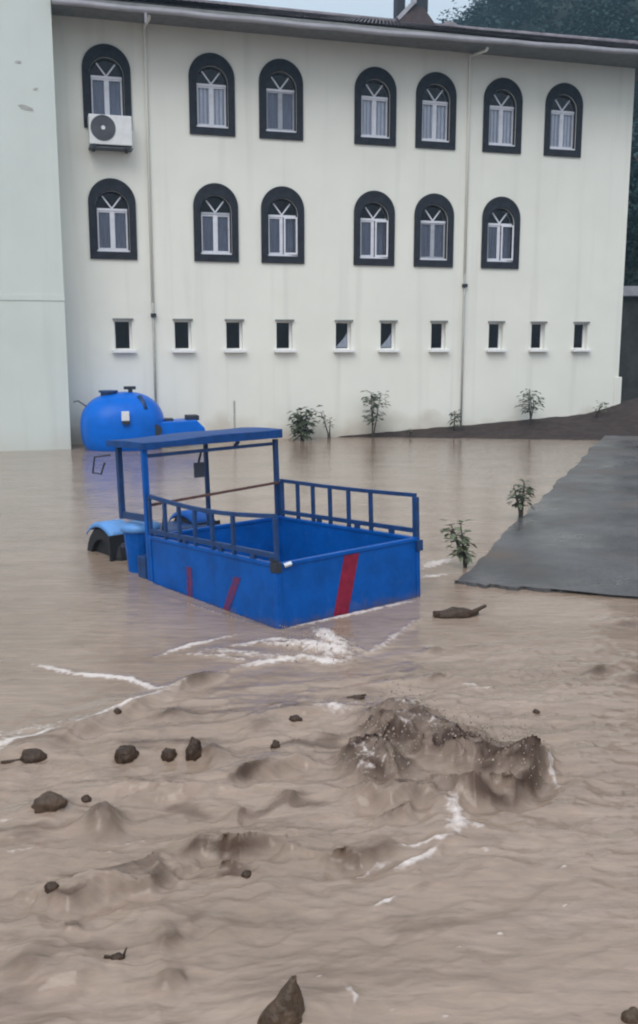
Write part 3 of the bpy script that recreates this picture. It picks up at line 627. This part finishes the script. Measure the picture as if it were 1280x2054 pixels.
# ---- air conditioner below the first upper window
ac = empty('air_conditioner', FW(-4.86, -.40, 6.56), AL); tag(ac, 'white boxed air conditioner unit with round fan hung under the upper window by the corner', 'air conditioner')
p = MB(); p.box(-.46, .46, -.02, .36, .04, .66); p.build('casing', WHITE, ac, bevel=.02)
def disc(mb, cx, y, cz, r0, r1, n_=28):
    o_ = [(cx + r1 * math.cos(2 * math.pi * i / n_), cz + r1 * math.sin(2 * math.pi * i / n_)) for i in range(n_)]
    i_ = [(cx + r0 * math.cos(2 * math.pi * i / n_), cz + r0 * math.sin(2 * math.pi * i / n_)) for i in range(n_)]
    mb.ring(o_, i_, y - .012, y); return mb
p = MB(); p.prism([(-.16 + .27 * math.cos(2 * math.pi * i / 28), .38 + .27 * math.sin(2 * math.pi * i / 28)) for i in range(28)], -.026, -.021); fg = p.build('fan_grille', GREYM, ac)
for r_ in (.09, .14, .19, .24): p = disc(MB(), -.16, -.03, .38, r_, r_ + .014); p.build('grille_ring', GREYM, fg)
p = MB(); p.prism([(-.16 + .045 * math.cos(.5236 * i), .38 + .045 * math.sin(.5236 * i)) for i in range(12)], -.055, -.027); p.build('fan_hub', WHITE, fg, bevel=.008)
for x_ in (-.36, .36):
    p = MB(); p.box(x_ - .03, x_ + .03, -.03, .40, -.05, .035); p.build('bracket', DARK, ac)
p = MB(); p.box(-.47, .47, .0, .39, -.02, .0); p.build('shade_sheet', GREYM, ac)  # dark sheet added in place of the shade below the unit
# ================================================================== TANK, POLE
c = FW(-4.83, -.98, 0)
tk = empty('storage_tank', (c[0], c[1], -.35), AL); tag(tk, 'big rounded blue steel tank half sunk beside the building corner', 'tank')
p = MB(); nu, nv = 40, 24; vs_ = []; fs = []
for j in range(nv + 1):
    ph = math.pi * j / nv
    for i in range(nu):
        th = 2 * math.pi * i / nu; cx_, sx_ = math.cos(th), math.sin(th)
        e = .80
        sgn = lambda v_: math.copysign(abs(v_) ** e, v_)
        rs = max(1e-4, math.sin(ph)) ** .85
        vs_.append((.93 * sgn(cx_) * rs, .86 * sgn(sx_) * rs, .80 - .80 * sgn(math.cos(ph))))
for j in range(nv):
    for i in range(nu): fs.append((j * nu + i, j * nu + (i + 1) % nu, (j + 1) * nu + (i + 1) % nu, (j + 1) * nu + i))
p.add(vs_, fs); body = p.build('tank_body', BLUE_T, tk, smooth=True)
body.rotation_euler = (0, R(-3), 0)
p = MB(); p.tube([(-.34, -.1, 1.50), (-.34, -.1, 1.62)], .17, 16); p.tube([(-.34, -.1, 1.60), (-.34, -.1, 1.64)], .21, 16); p.build('manhole', BLUE_D, tk)
p = MB(); p.tube([(.14, -.1, 1.55), (.14, -.1, 1.70)], .05, 10); p.bar((.0, -.1, 1.69), (.26, -.1, 1.69), .07); p.build('valve', DARK, tk)
p = MB(); p.tube([(.30, -.45, 1.50), (.36, -.56, 1.38), (.40, -.66, 1.22)], .07, 10); p.build('pipe_elbow', BLUE_D, tk, smooth=True)
p = MB(); p.box(-.13, .03, -.93, -.82, 1.02, 1.22); p.build('nameplate', WHITE, tk, bevel=.01)
p = MB(); p.box(-.12, .04, -.95, -.82, .95, 1.015); p.build('nameplate_bracket', DARK, tk)
p = MB(); p.prism([(.5, .55), (1.78, .55), (1.72, .80), (1.55, .97), (.5, .93)], -.55, .25); p.build('outlet_trunk', BLUE_T, tk, bevel=.03)
p = MB(); p.box(1.36, 1.64, -.3, .1, .95, 1.06); p.build('trunk_cap', DARK, tk, bevel=.02)
p = MB(); p.box(.86, 1.06, -.3, .0, .93, 1.00); p.build('trunk_cap', DARK, tk, bevel=.02)
p = MB(); p.tube([(.62, -.62, .78), (.62, -.70, .78)], .13, 14); p.build('flange', DARK, tk)
p = MB(); p.tube([(-.80, -.1, 1.28), (-1.0, -.1, 1.42), (-1.1, -.1, 1.40)], .02, 6); p.build('cable', GREYM, tk)
for sx in (-.5, .5):
    p = MB(); p.box(sx - .08, sx + .08, -.5, .5, -.75, .22); p.build('saddle', BLUE_D, tk)
c = FW(-2.22, -.45, 0); po = empty('marker_post', (c[0], c[1], -1), AL); tag(po, 'thin grey post with a short arm standing by the wall behind the blue truck', 'post')
p = MB(); p.tube([(0, 0, 0), (0, 0, 1.98)], .026, 8); p.build('post', PIPE_G, po)
p = MB(); p.bar((-.17, 0, 1.62), (0, 0, 1.66), .03); p.bar((-.13, 0, 1.50), (-.13, 0, 1.72), .03); p.build('arm', PIPE, po)
# ================================================================== BLUE CARGO TRUCK, half drowned
TKO = empty('cargo_truck', (NW.x, NW.y, -.435), TR); TKO.rotation_euler = (R(-2.4), R(-.2), TR)
tag(TKO, 'small blue open cargo truck with rail sides and roofed cab standing deep in flood water', 'truck')
def tp(name, mb, mt, parent=None, bevel=.004, smooth=False):
    mb.v = [(x, y, z + .42) if parent in (None,) else (x, y, z) for x, y, z in mb.v]
    return mb.build(name, mt, parent or TKO, bevel=bevel, smooth=smooth)
WT = .53; RB0, RB1 = .615, .945; TH_ = .028
def panel(a, b, z0=-.28, z1=WT, t_=TH_, ribs=0):
    """sheet panel with a folded top rim, between two plan points"""
    m_ = MB(); a = Vector((*a, 0)); b = Vector((*b, 0)); d = (b - a).normalized()
    m_.bar(a + Vector((0, 0, (z0 + z1) / 2)), b + Vector((0, 0, (z0 + z1) / 2)), t_, z1 - z0)
    m_.bar(a + Vector((0, 0, z1 + .008)), b + Vector((0, 0, z1 + .008)), t_ + .022, .030)
    return m_
pn_ = panel((.0, .0), (BW, .0)); tg = tp('tailgate', pn_, BLUE, bevel=.006)
ls = tp('side_panel', panel((.0, .02), (0, BL)), BLUE, bevel=.006)
rs_ = tp('side_panel', panel((BW, .02), (BW, BL)), BLUE, bevel=.006)
fp = tp('front_panel', panel((.02, BL), (BW - .02, BL), z1=WT + .01), BLUE, bevel=.006)
m_ = MB(); m_.box(.02, BW - .02, .02, BL - .02, -.02, .015); tp('bed_floor', m_, BLUE_D, bevel=0)
for x_, y_ in ((0, 0), (BW, 0), (0, BL), (BW, BL)):
    m_ = MB(); m_.box(x_ - .024, x_ + .024, y_ - .024, y_ + .024, -.30, WT + .03); tp('corner_post', m_, BLUE, bevel=.006)
# red diagonal marking stripes
def stripe(par, O, ax, mt, base, wd, lean, z0, z1, nrm):
    m_ = MB(); O = Vector(O); ax = Vector(ax); nrm = Vector(nrm)
    P = [O + ax * (base) + Vector((0, 0, z0)), O + ax * (base + wd) + Vector((0, 0, z0)), O + ax * (base + wd + lean) + Vector((0, 0, z1)), O + ax * (base + lean) + Vector((0, 0, z1))]
    m_.add([p + nrm * .0155 for p in P] + [p + nrm * .018 for p in P], [(0, 1, 2, 3), (7, 6, 5, 4), (0, 4, 5, 1), (1, 5, 6, 2), (2, 6, 7, 3), (3, 7, 4, 0)])
    m_.v = [(x, y, z + .42) for x, y, z in m_.v]
    m_.build('marking_stripe', mt, par)
stripe(tg, (0, 0, 0), (1, 0, 0), RED, .52, .17, .20, -.2, WT - .015, (0, -1, 0))
stripe(ls, (0, 0, 0), (0, 1, 0), RED_F, .84, .10, -.34, -.2, .36, (-1, 0, 0))
stripe(ls, (0, 0, 0), (0, 1, 0), RED_F, 1.30, .09, -.02, -.2, .34, (-1, 0, 0))
# latch at the near corner
m_ = MB(); m_.box(-.034, .026, -.034, .05, WT - .05, WT + .034); m_.bar((-.01, .08, WT + .05), (-.01, -.02, WT + .045), .02); tp('latch', m_, DARK)
m_ = MB(); m_.tube([(.05, -.03, WT + .0), (.11, -.05, WT + .015)], .02, 8); tp('latch_pin', m_, CHROME, bevel=0)
m_ = MB(); m_.box(BW - .03, BW + .04, -.05, -.01, WT - .10, WT + .0); tp('latch', m_, BLUE_D)
# rails of both sides
def rails(x_, sag):
    def zt_(y_): return RB1 - sag * math.sin(math.pi * min(1, y_ / BL))
    top = MB(); ps = [(x_, BL * i / 8 + (0 if i else .0), zt_(BL * i / 8)) for i in range(9)]
    for i in range(8): top.bar(ps[i], ps[i + 1], .034, .036)
    tp('top_rail', top, BLUE_D)
    lo = MB(); lo.bar((x_, 0, RB0), (x_, BL, RB0 - .012), .034, .042); tp('lower_rail', lo, BLUE_D)
    for f_ in (.0, .30, .46, .60, .735, .86, 1.0):
        y_ = BL * f_; w_ = (.05 if x_ > 1 else .036) if f_ in (0, 1) else .036
        q2 = MB(); q2.box(x_ - w_ / 2 + .003, x_ + w_ / 2 - .003, y_ - w_ / 2, y_ + w_ / 2, WT + .0225, zt_(y_) - .018); tp('rail_post', q2, BLUE_D)
    for f_ in (.16, .40, .69):
        y_ = BL * f_; q2 = MB(); q2.box(x_ - .014, x_ + .014, y_ - .03, y_ + .03, WT + .0225, RB0 - .021); tp('rail_foot', q2, BLUE_D)
rails(BW, .012); rails(0, .05)
m_ = MB(); m_.bar((.03, BL + .012, .855), (BW - .03, BL + .012, .925), .026); tp('front_rail', m_, RUST)
# cab: posts, roof, bars
RT = 1.50; CF = 2.70
def post(a, b, r_=.05, mt=BLUE): q2 = MB(); q2.bar(a, b, r_); return tp('cab_post', q2, mt)
post((.0, BL + .05, -.2), (.0, BL + .05, RT - .11), .05); post((BW - .02, BL + .05, -.2), (BW - .02, BL + .05, RT - .11), .046, BLUE_D)
post((.03, CF - .06, .66), (.03, CF - .06, RT - .11), .052, BLUE_D); post((1.08, CF - .06, -.1), (1.08, CF - .06, RT - .11), .04, BLUE_D)
# roof: shallow pressed tray with turned down edges
q2 = MB(); nx_, ny_ = 10, 6; vs_ = []
a0, a1, b0, b1 = -.05, BW + .03, BL - .02, CF + .05
for j in range(ny_ + 1):
    for i in range(nx_ + 1):
        u_, v_ = i / nx_, j / ny_; vs_.append((a0 + (a1 - a0) * u_, b0 + (b1 - b0) * v_, RT - .035 * (1 - u_) + .008 * math.sin(math.pi * v_) - .006 * math.sin(u_ * 9)))
q2.add(vs_, [(j * 11 + i, j * 11 + i + 1, (j + 1) * 11 + i + 1, (j + 1) * 11 + i) for j in range(ny_) for i in range(nx_)])
rim = [i for i in range(11)] + [j * 11 + 10 for j in range(1, 7)] + [66 + i for i in range(9, -1, -1)] + [j * 11 for j in range(5, 0, -1)]
o_ = len(q2.v); q2.v += [(q2.v[i][0], q2.v[i][1], RT - .095) for i in rim]; nr = len(rim)
for i in range(nr): q2.f.append([rim[i], rim[(i + 1) % nr], o_ + (i + 1) % nr, o_ + i]); q2.m.append(0)
i2 = len(q2.v); q2.v += [(min(max(q2.v[o_ + i][0], a0 + .03), a1 - .03), min(max(q2.v[o_ + i][1], b0 + .03), b1 - .03), RT - .095) for i in range(nr)]
for i in range(nr): q2.f.append([o_ + i, o_ + (i + 1) % nr, i2 + (i + 1) % nr, i2 + i]); q2.m.append(0)
rfo = tp('cab_roof', q2, BLUE_M, bevel=.004)
q2 = MB(); q2.bar((0, BL + .05, RT - .17), (BW - .02, BL + .05, RT - .155), .03, .034); tp('cross_bar', q2, BLUE_D)
q2 = MB(); q2.bar((1.06, BL + .05, RT - .16), (1.12, BL + .05, RT - .10), .03); tp('bar_strut', q2, BLUE_D)
q2 = MB(); q2.bar((.02, BL + .05, .715), (.03, CF - .06, .70), .035, .07); tp('waist_bar', q2, BLUE_D)
q2 = MB(); q2.box(.80, .92, BL + .42, BL + .44, 1.02, 1.18); tp('mirror', q2, GREYM)
q2 = MB(); q2.bar((.86, BL + .43, 1.18), (.90, BL + .43, 1.30), .018); tp('mirror_arm', q2, DARK)
q2 = MB(); q2.tube([(-.02, CF + .02, RT - .18), (-.16, CF + .10, RT - .20), (-.18, CF + .12, RT - .36), (-.10, CF + .10, RT - .38), (-.06, CF + .08, RT - .26)], .011, 6); tp('wing_mirror_arm', q2, DARK, bevel=0)
# seat on a blue drum shaped pedestal, step box, dash, bonnet
q2 = MB(); q2.tube([(.14, 2.50, -.3), (.14, 2.50, .10), (.14, 2.50, .53)], [.125, .135, .165], 20); tp('seat_pedestal', q2, BLUE, bevel=0, smooth=False)
q2 = MB(); q2.tube([(.15, 2.50, .525), (.15, 2.50, .55), (.15, 2.50, .60), (.15, 2.50, .625)], [.16, .205, .20, .14], 20); tp('seat_cushion', q2, BLUE_L, bevel=0, smooth=True)
q2 = MB(); q2.box(-.02, .14, 2.13, 2.29, -.3, .33); tp('step_box', q2, BLUE_D, bevel=.012)
q2 = MB(); q2.box(.25, 1.45, 2.30, 2.62, -.3, .42); tp('engine_box', q2, BLUE_D, bevel=.03)
q2 = MB(); q2.box(.30, 1.38, 3.0, 3.62, -.3, .40); tp('bonnet', q2, BLUE_D, bevel=.06)
q2 = MB(); q2.tube([(.7, 3.0, .3), (.62, 2.78, .75)], .02, 8); tp('steering_column', q2, DARK, bevel=0)
def wheel(x_, y_, r_, wd, up):
    wh = MB(); n_ = 26; prof = [(-.5, .62), (-.5, .9), (-.36, 1.0), (.36, 1.0), (.5, .9), (.5, .62)]
    k_ = len(prof)
    for i in range(n_):
        t_ = 2 * math.pi * i / n_
        for px_, pr in prof: wh.v.append((x_ + px_ * wd, y_ + pr * r_ * math.cos(t_), (r_ - .42 + .02 + up) + pr * r_ * math.sin(t_)))
    for i in range(n_):
        for j in range(k_): wh.f.append([i * k_ + j, i * k_ + (j + 1) % k_, ((i + 1) % n_) * k_ + (j + 1) % k_, ((i + 1) % n_) * k_ + j]); wh.m.append(0)
    w_ = tp('wheel', wh, BLACK, bevel=0)
    rm = MB(); rm.tube([(x_ - .3 * wd, y_, r_ - .40 + .42 + up), (x_ + .3 * wd, y_, r_ - .40 + .42 + up)], .66 * r_, 18); rm.build('rim', BLACK, w_)
    return w_
FX = (.28, 1.34)
for x_ in FX:
    wheel(x_, 3.40, .40, .26, .09)
    q2 = MB(); n_ = 12; pts = []
    for i in range(n_ + 1):
        t_ = R(48 + 84 * i / n_); pts.append((3.40 - .44 * math.cos(t_), .09 + .44 * math.sin(t_) + .0))
    vs_ = [(x_ + xx, y_, z_) for y_, z_ in pts for xx in (-.16, -.13, .13, .16)]
    vs_ = [(x, y, z - (.05 if k_ % 4 in (0, 3) else 0)) for k_, (x, y, z) in enumerate(vs_)]
    q2.add(vs_, [(i * 4 + k_, i * 4 + k_ + 1, i * 4 + k_ + 5, i * 4 + k_ + 4) for i in range(n_) for k_ in range(3)])
    fd = tp('fender', q2, BLUE_L if x_ < 1 else BLUE, bevel=0, smooth=True); sm = fd.modifiers.new('thick', 'SOLIDIFY'); sm.thickness = .012  # near fender all in lighter blue: its lit top painted on
    q2 = MB(); q2.box(x_ - .20, x_ + .17, 3.06, 3.09, -.06, .42); tp('mud_flap', q2, BLACK, bevel=.01)
    wheel(x_ + (-.18 if x_ < 1 else .18), .62, .31, .17, 0)
q2 = MB(); q2.tube([(.24, 3.058, .30), (.24, 3.04, .30)], .03, 12); tp('tail_reflector', q2, CHROME, bevel=0)
# ================================================================== FLOATING DEBRIS
def lump(px, py, w_, d_, h_, seed, mt, name, label, cat, tiltz=0, stick=None, sink=.25, group=None, peak=0):
    h_ *= .85; sink += .42
    x_, y_ = G(px, py); bm = bmesh.new(); bmesh.ops.create_icosphere(bm, subdivisions=3, radius=1)
    rr_ = random.Random(seed); off = rr_.uniform(0, 99)
    co2 = np.array([v.co[:] for v in bm.verts])
    nz_ = fbm(co2[:, 0] * 1.3 + off, co2[:, 1] * 1.3 + co2[:, 2] * 1.7, 3) * .5 + fbm(co2[:, 0] * 3.5 + off, co2[:, 2] * 3.5 + co2[:, 1] * 2, 3) * .16
    for v, k_ in zip(bm.verts, nz_):
        p_ = v.co * (1 + .8 * float(k_)); 
        if peak and p_.z > 0: tp_ = max(.12, 1 - .8 * p_.z); p_ = Vector((p_.x * tp_ + peak * p_.z, p_.y * tp_, p_.z))
        v.co = (p_.x * w_ / 2, p_.y * d_ / 2, p_.z * h_)
    if stick:
        for a_, b_, r_ in stick:
            M = Vector(b_) - Vector(a_); ml = M.length
            res = bmesh.ops.create_cone(bm, cap_ends=True, segments=7, radius1=r_, radius2=r_ * .55, depth=ml)
            q3 = M.to_track_quat('Z', 'Y').to_matrix().to_4x4(); q3.translation = (Vector(a_) + Vector(b_)) / 2
            bmesh.ops.transform(bm, matrix=q3, verts=res['verts'])
    me2 = bpy.data.meshes.new(name); bm.to_mesh(me2); bm.free(); me2.materials.append(mt)
    me2.polygons.foreach_set('use_smooth', [True] * len(me2.polygons))
    o2 = bpy.data.objects.new(name, me2); COL.objects.link(o2)
    iy = int(np.argmin(np.abs(ys - y_))); ix = int(np.argmin(np.abs(xs - x_)))
    o2.location = (x_, y_, float(H[iy, ix]) + h_ * (1 - 2 * sink) * .5); o2.rotation_euler = (0, 0, tiltz)
    tag(o2, label, cat, group); return o2
GD = 'dark debris carried by the flood'
lump(916, 1236, .36, .15, .075, 1, DEBRIS, 'driftwood', 'dark driftwood log with upturned tip floating right of the blue truck', 'driftwood', .1, [((.10, 0, .0), (.26, .02, .07), .025), ((-.2, 0, 0), (.05, 0, .02), .04)], -.12, GD)
lump(66, 1524, .15, .12, .065, 2, DEBRIS, 'debris_chunk', 'blocky dark debris chunk with a stick, at the left frame edge', 'debris', .15, [((-.17, -.02, -.01), (.02, 0, .0), .016)], .2, GD)
lump(255, 1520, .13, .12, .085, 3, DEBRIS, 'debris_chunk', 'dome-shaped dark debris lump standing alone left of the pair', 'debris', 0, None, .2, GD)
lump(340, 1520, .09, .08, .055, 4, DEBRIS, 'debris_chunk', 'small round dark debris lump, left one of the touching pair', 'debris', 0, None, .2, GD)
lump(390, 1520, .09, .09, .115, 5, DEBRIS, 'debris_chunk', 'tall dark debris lump, right one of the touching pair', 'debris', .4, None, .15, GD)
lump(553, 1504, .055, .06, .045, 6, DEBRIS, 'debris_chunk', 'little square brown debris bit right of the debris row', 'debris', .4, None, .2, GD)
lump(592, 1449, .085, .06, .035, 8, DEBRIS, 'debris_chunk', 'flat dark debris bit beside the pale foam left of the boil', 'debris', -.3, None, .2, GD)
lump(717, 1402, .10, .06, .03, 9, DEBRIS, 'debris_chunk', 'thin dark twig bundle at the upper left of the boil', 'debris', .2, [((-.07, 0, .01), (.06, .01, .02), .012)], .2, GD)
lump(100, 1642, .17, .12, .065, 10, MUDROCK, 'rock', 'wide low dark rock at left with water piling up behind it', 'rock', .1, None, .25)
lump(174, 1615, .05, .05, .035, 11, DEBRIS, 'debris_chunk', 'tiny dark debris bit on the crest of the brown mound at left', 'debris', .5, None, .2, GD)
lump(565, 2060, .15, .12, .19, 12, MUDROCK, 'rock', 'pointed dark rock breaking the surface at the bottom frame edge', 'rock', .3, None, .12, None, .7)
lump(1076, 1424, .05, .05, .025, 13, DEBRIS, 'debris_chunk', 'tiny dark debris bit right above the boil', 'debris', .2, None, .2, GD)
lump(236, 1438, .055, .05, .028, 14, DEBRIS, 'debris_chunk', 'tiny dark debris bit on the diagonal foam line', 'debris', .2, None, .2, GD)
lump(236, 1926, .055, .04, .022, 15, DEBRIS, 'debris_chunk', 'small dark twig scrap near the bottom left', 'debris', .1, [((-.05, .0, .01), (.02, 0, .0), .007), ((.02, 0, 0), (.035, .0, .04), .006)], .2, GD)
lump(495, 1758, .05, .04, .025, 16, DEBRIS, 'debris_chunk', 'small dark debris bit below the long broken ridge', 'debris', .6, None, .2, GD)
lump(105, 1800, .06, .05, .032, 17, DEBRIS, 'debris_chunk', 'small dark debris lump at the start of the low left ridge', 'debris', .6, None, .2, GD)
lump(1266, 2046, .07, .06, .06, 18, MUDROCK, 'rock', 'small rock tip at the bottom right frame corner', 'rock', .2, None, .3)
# ================================================================== PLANTS
def leafquad(mb, p, d, ln, wd, r_, m=0):
    d = Vector(d).normalized(); s_ = d.cross(Vector((r_.uniform(-.3, .3), r_.uniform(-.3, .3), 1)))
    if s_.length < .1: s_ = Vector((1, 0, 0))
    s_.normalize(); up = s_.cross(d); p = Vector(p)
    mid = p + d * ln * .5 - up * ln * .05
    mb.add([p, mid + s_ * wd / 2 + up * wd * .15, p + d * ln - up * ln * .15, mid - s_ * wd / 2 + up * wd * .15, mid], [(0, 1, 4), (1, 2, 4), (2, 3, 4), (3, 0, 4)], m)
def plant(loc, h, seed, label, leaves=60, spread=.3, mt=LEAF, lean=(0, 0), bare=.35, size=.11, stems=2, name='sapling', cat='sapling'):
    r_ = random.Random(seed); e = empty(name, loc); tag(e, label, cat, 'saplings left standing in the flood')
    st = MB(); lf = MB()
    leaves = int(leaves * 1.8); size *= 1.15
    for k_ in range(stems):
        top = Vector((lean[0] + r_.uniform(-1, 1) * spread * .7, lean[1] + r_.uniform(-.5, .5) * spread, h * r_.uniform(.75, 1)))
        pts = [Vector((r_.uniform(-.03, .03), 0, -.45))] + [top * t_ + Vector((r_.uniform(-1, 1), r_.uniform(-1, 1), 0)) * .05 * spread * 3 * t_ for t_ in (.2, .45, .7, 1)]
        st.tube(pts, [.022, .018, .014, .010, .005], 6)
        for i in range(leaves // stems):
            t_ = r_.uniform(bare, 1.02); p_ = top * min(1, t_)
            a_ = r_.uniform(0, 6.283); dr = Vector((math.cos(a_), math.sin(a_), r_.uniform(-.3, .6)))
            q_2 = p_ + dr * spread * r_.uniform(.1, .8) * (1.1 - .4 * t_)
            if r_.random() < .35: st.tube([p_, q_2], .004, 4, cap=False)
            leafquad(lf, q_2, dr + Vector((0, 0, -.3)), size * r_.uniform(.7, 1.35), size * .62, r_)
    st.build('stem', BARK, e, smooth=True); lf.build('foliage', mt, e)
def fp_(px, py, off):         # a foot on the bank, off metres out from the wall
    d = ray(px, py); n_ = (-SA, CA); c_ = OY * CA - off; t_ = c_ / (d[0] * n_[0] + d[1] * n_[1]); return (d[0] * t_, d[1] * t_)
x_, y_ = fp_(606, 880, .5); plant((x_, y_, 0), .80, 21, 'broad drooping green plant right beside the truck roof post', 90, .26, LEAF, (.05, 0), .1, .17, 4, 'leafy_plant', 'plant')
x_, y_ = fp_(662, 876, .35); plant((x_, y_, 0), .70, 22, 'thin pale bent seedling between the drooping plant and the bushy sapling', 16, .16, LEAF, (-.12, 0), .55, .10, 2)
x_, y_ = fp_(748, 868, .5); plant((x_, y_, .02), 1.12, 23, 'bushy upright sapling against the wall between two small windows', 85, .26, LEAF, (.06, 0), .35, .12, 3)
x_, y_ = fp_(911, 848, .4); plant((x_, y_, .18), .52, 24, 'short sapling at the foot of the right rain pipe', 30, .13, LEAF, (0, 0), .3, .10, 2)
x_, y_ = fp_(1064, 838, .5); plant((x_, y_, .28), .90, 25, 'open branching sapling with scattered leaves on the soil bank', 60, .36, LEAF, (.05, 0), .35, .12, 4)
x_, y_ = fp_(1195, 830, .5); plant((x_, y_, .38), .50, 26, 'faint small seedling near the far building corner', 14, .2, LEAF2, (.05, 0), .4, .10, 2)
x_, y_ = fp_(822, 855, .6); plant((x_, y_, .10), .12, 29, 'tiny sprout low on the bank between sapling and rain pipe', 6, .05, LEAF, (0.02, 0), .3, .09, 1)
x_, y_ = G(938, 1138); plant((x_, y_, 0), .46, 27, 'leaning green seedling at the near corner of the driveway', 50, .12, LEAF2, (-.12, .02), .25, .085, 3)
x_, y_ = G(1046, 1042); plant((x_, y_, 0), .52, 28, 'forked dark sapling at the driveway edge farther back', 42, .13, LEAF, (-.05, 0), .45, .09, 3)
# ================================================================== RIGHT SIDE AND HILL
rw = empty('retaining_wall', (9.4, 30.0, 0), 0); tag(rw, 'dark masonry retaining wall with pale coping beyond the building corner', 'wall')
p = MB(); p.box(0, 26, 0, .6, -1, 3.75); p.build('wall_body', RETAIN, rw)
p = MB(); p.box(-.1, 26, -.25, .7, 3.752, 4.05); p.build('coping', COPING, rw, bevel=.02)
def hz(x, y):
    base = sstep(31, 120, y) * (30 + .62 * np.clip(x - 8, -40, 90)) * (.35 + .65 * sstep(-40, 40, x))
    return 4.0 * sstep(30.5, 32, y) * sstep(8.5, 9.6, x) - 1.0 + base + 2.2 * fbm(x * .05, y * .05, 4) * sstep(32, 60, y)
hx = np.linspace(-120, 170, 110); hy = np.linspace(30.6, 200, 80); HX, HY = np.meshgrid(hx, hy); HZ = hz(HX, HY)
p = MB(); p.add(np.stack([HX, HY, HZ], -1).reshape(-1, 3).tolist(), [(j * 110 + i, j * 110 + i + 1, (j + 1) * 110 + i + 1, (j + 1) * 110 + i) for j in range(79) for i in range(109)])
hl = p.build('hill', TERRAIN, smooth=True); tag(hl, kind='structure')
fo = MB(); r_ = random.Random(5); crowns = []
while len(crowns) < 620:
    x_ = r_.uniform(6, 95); y_ = r_.uniform(36, 135)
    if abs(x_ / y_ - .30) > .45 or (x_ / y_ < .1): continue
    crowns.append((x_, y_, float(hz(np.array(x_), np.array(y_))), r_.uniform(1.5, 3.0)))
for x_, y_, z_, cr_ in crowns:
    hh = cr_ * r_.uniform(.9, 1.5); lobes = [(r_.uniform(-.5, .5) * cr_, r_.uniform(-.5, .5) * cr_, hh * r_.uniform(.5, 1.3), r_.uniform(.45, .8) * cr_) for _ in range(5)]
    for i in range(260):
        lx_, ly_, lz_, lr = lobes[r_.randrange(5)]
        u_ = r_.uniform(-.3, 1); a_ = r_.uniform(0, 6.283); rad = math.sqrt(max(0, 1 - u_ * u_)); rr2 = lr * r_.uniform(.75, 1.05)
        pp_ = Vector((x_ + lx_ + rr2 * rad * math.cos(a_), y_ + ly_ + rr2 * rad * math.sin(a_), z_ + lz_ + rr2 * u_))
        leafquad(fo, pp_, (math.cos(a_) + r_.uniform(-.6, .6), math.sin(a_) + r_.uniform(-.6, .6), r_.uniform(-.8, .5)), r_.uniform(.3, .55), r_.uniform(.25, .45), r_)
fo_o = fo.build('forest', FOREST); tag(fo_o, 'dark hazy wooded hillside rising behind the roof', 'forest', kind='stuff')
te = empty('tree', (11.6, 33.2, 3.0)); tag(te, 'dark tree above the pale coping at the right frame edge', 'tree')
tr_ = MB(); tr_.tube([(0, 0, -.6), (.1, 0, 1.5), (-.1, .1, 3.2), (.1, 0, 5)], [.2, .17, .12, .05], 9)
for a_ in range(6): tr_.tube([(0, 0, 2 + a_ * .4), (1.1 * math.cos(a_ * 1.9), 1.1 * math.sin(a_ * 1.9), 3.0 + a_ * .5)], [.07, .02], 6)
tr_.build('trunk', BARK, te, smooth=True)
cw = MB()
for i in range(3800):
    lo_ = r_.randrange(14); a_ = lo_ * 2.4; c_ = Vector((1.25 * math.cos(a_) * (.5 + .5 * math.sin(lo_)), 1.25 * math.sin(a_), .3 + lo_ * .42))
    d_ = Vector((r_.gauss(0, 1), r_.gauss(0, 1), r_.gauss(0, 1))).normalized()
    leafquad(cw, c_ + d_ * r_.uniform(.5, 1.0) * (.95 - .03 * lo_), d_ + Vector((0, 0, -.4)), r_.uniform(.14, .28), .12, r_)
cw.build('crown', FOREST, te)
# ================================================================== HAZE
hm = bpy.data.materials.new('haze'); hm.use_nodes = True; n = hm.node_tree.nodes; n.clear()
ho = n.new('ShaderNodeOutputMaterial'); pv = n.new('ShaderNodeVolumePrincipled')
pv.inputs['Color'].default_value = (.50, .80, 1.0, 1); pv.inputs['Density'].default_value = .0015; pv.inputs['Anisotropy'].default_value = .2
hm.node_tree.links.new(pv.outputs[0], ho.inputs['Volume'])
p = MB(); p.box(-430, 430, -70, 620, -2.6, 150); hzb = p.build('haze', hm); tag(hzb, 'thin damp air', kind='stuff')
hzb.display_type = 'WIRE'
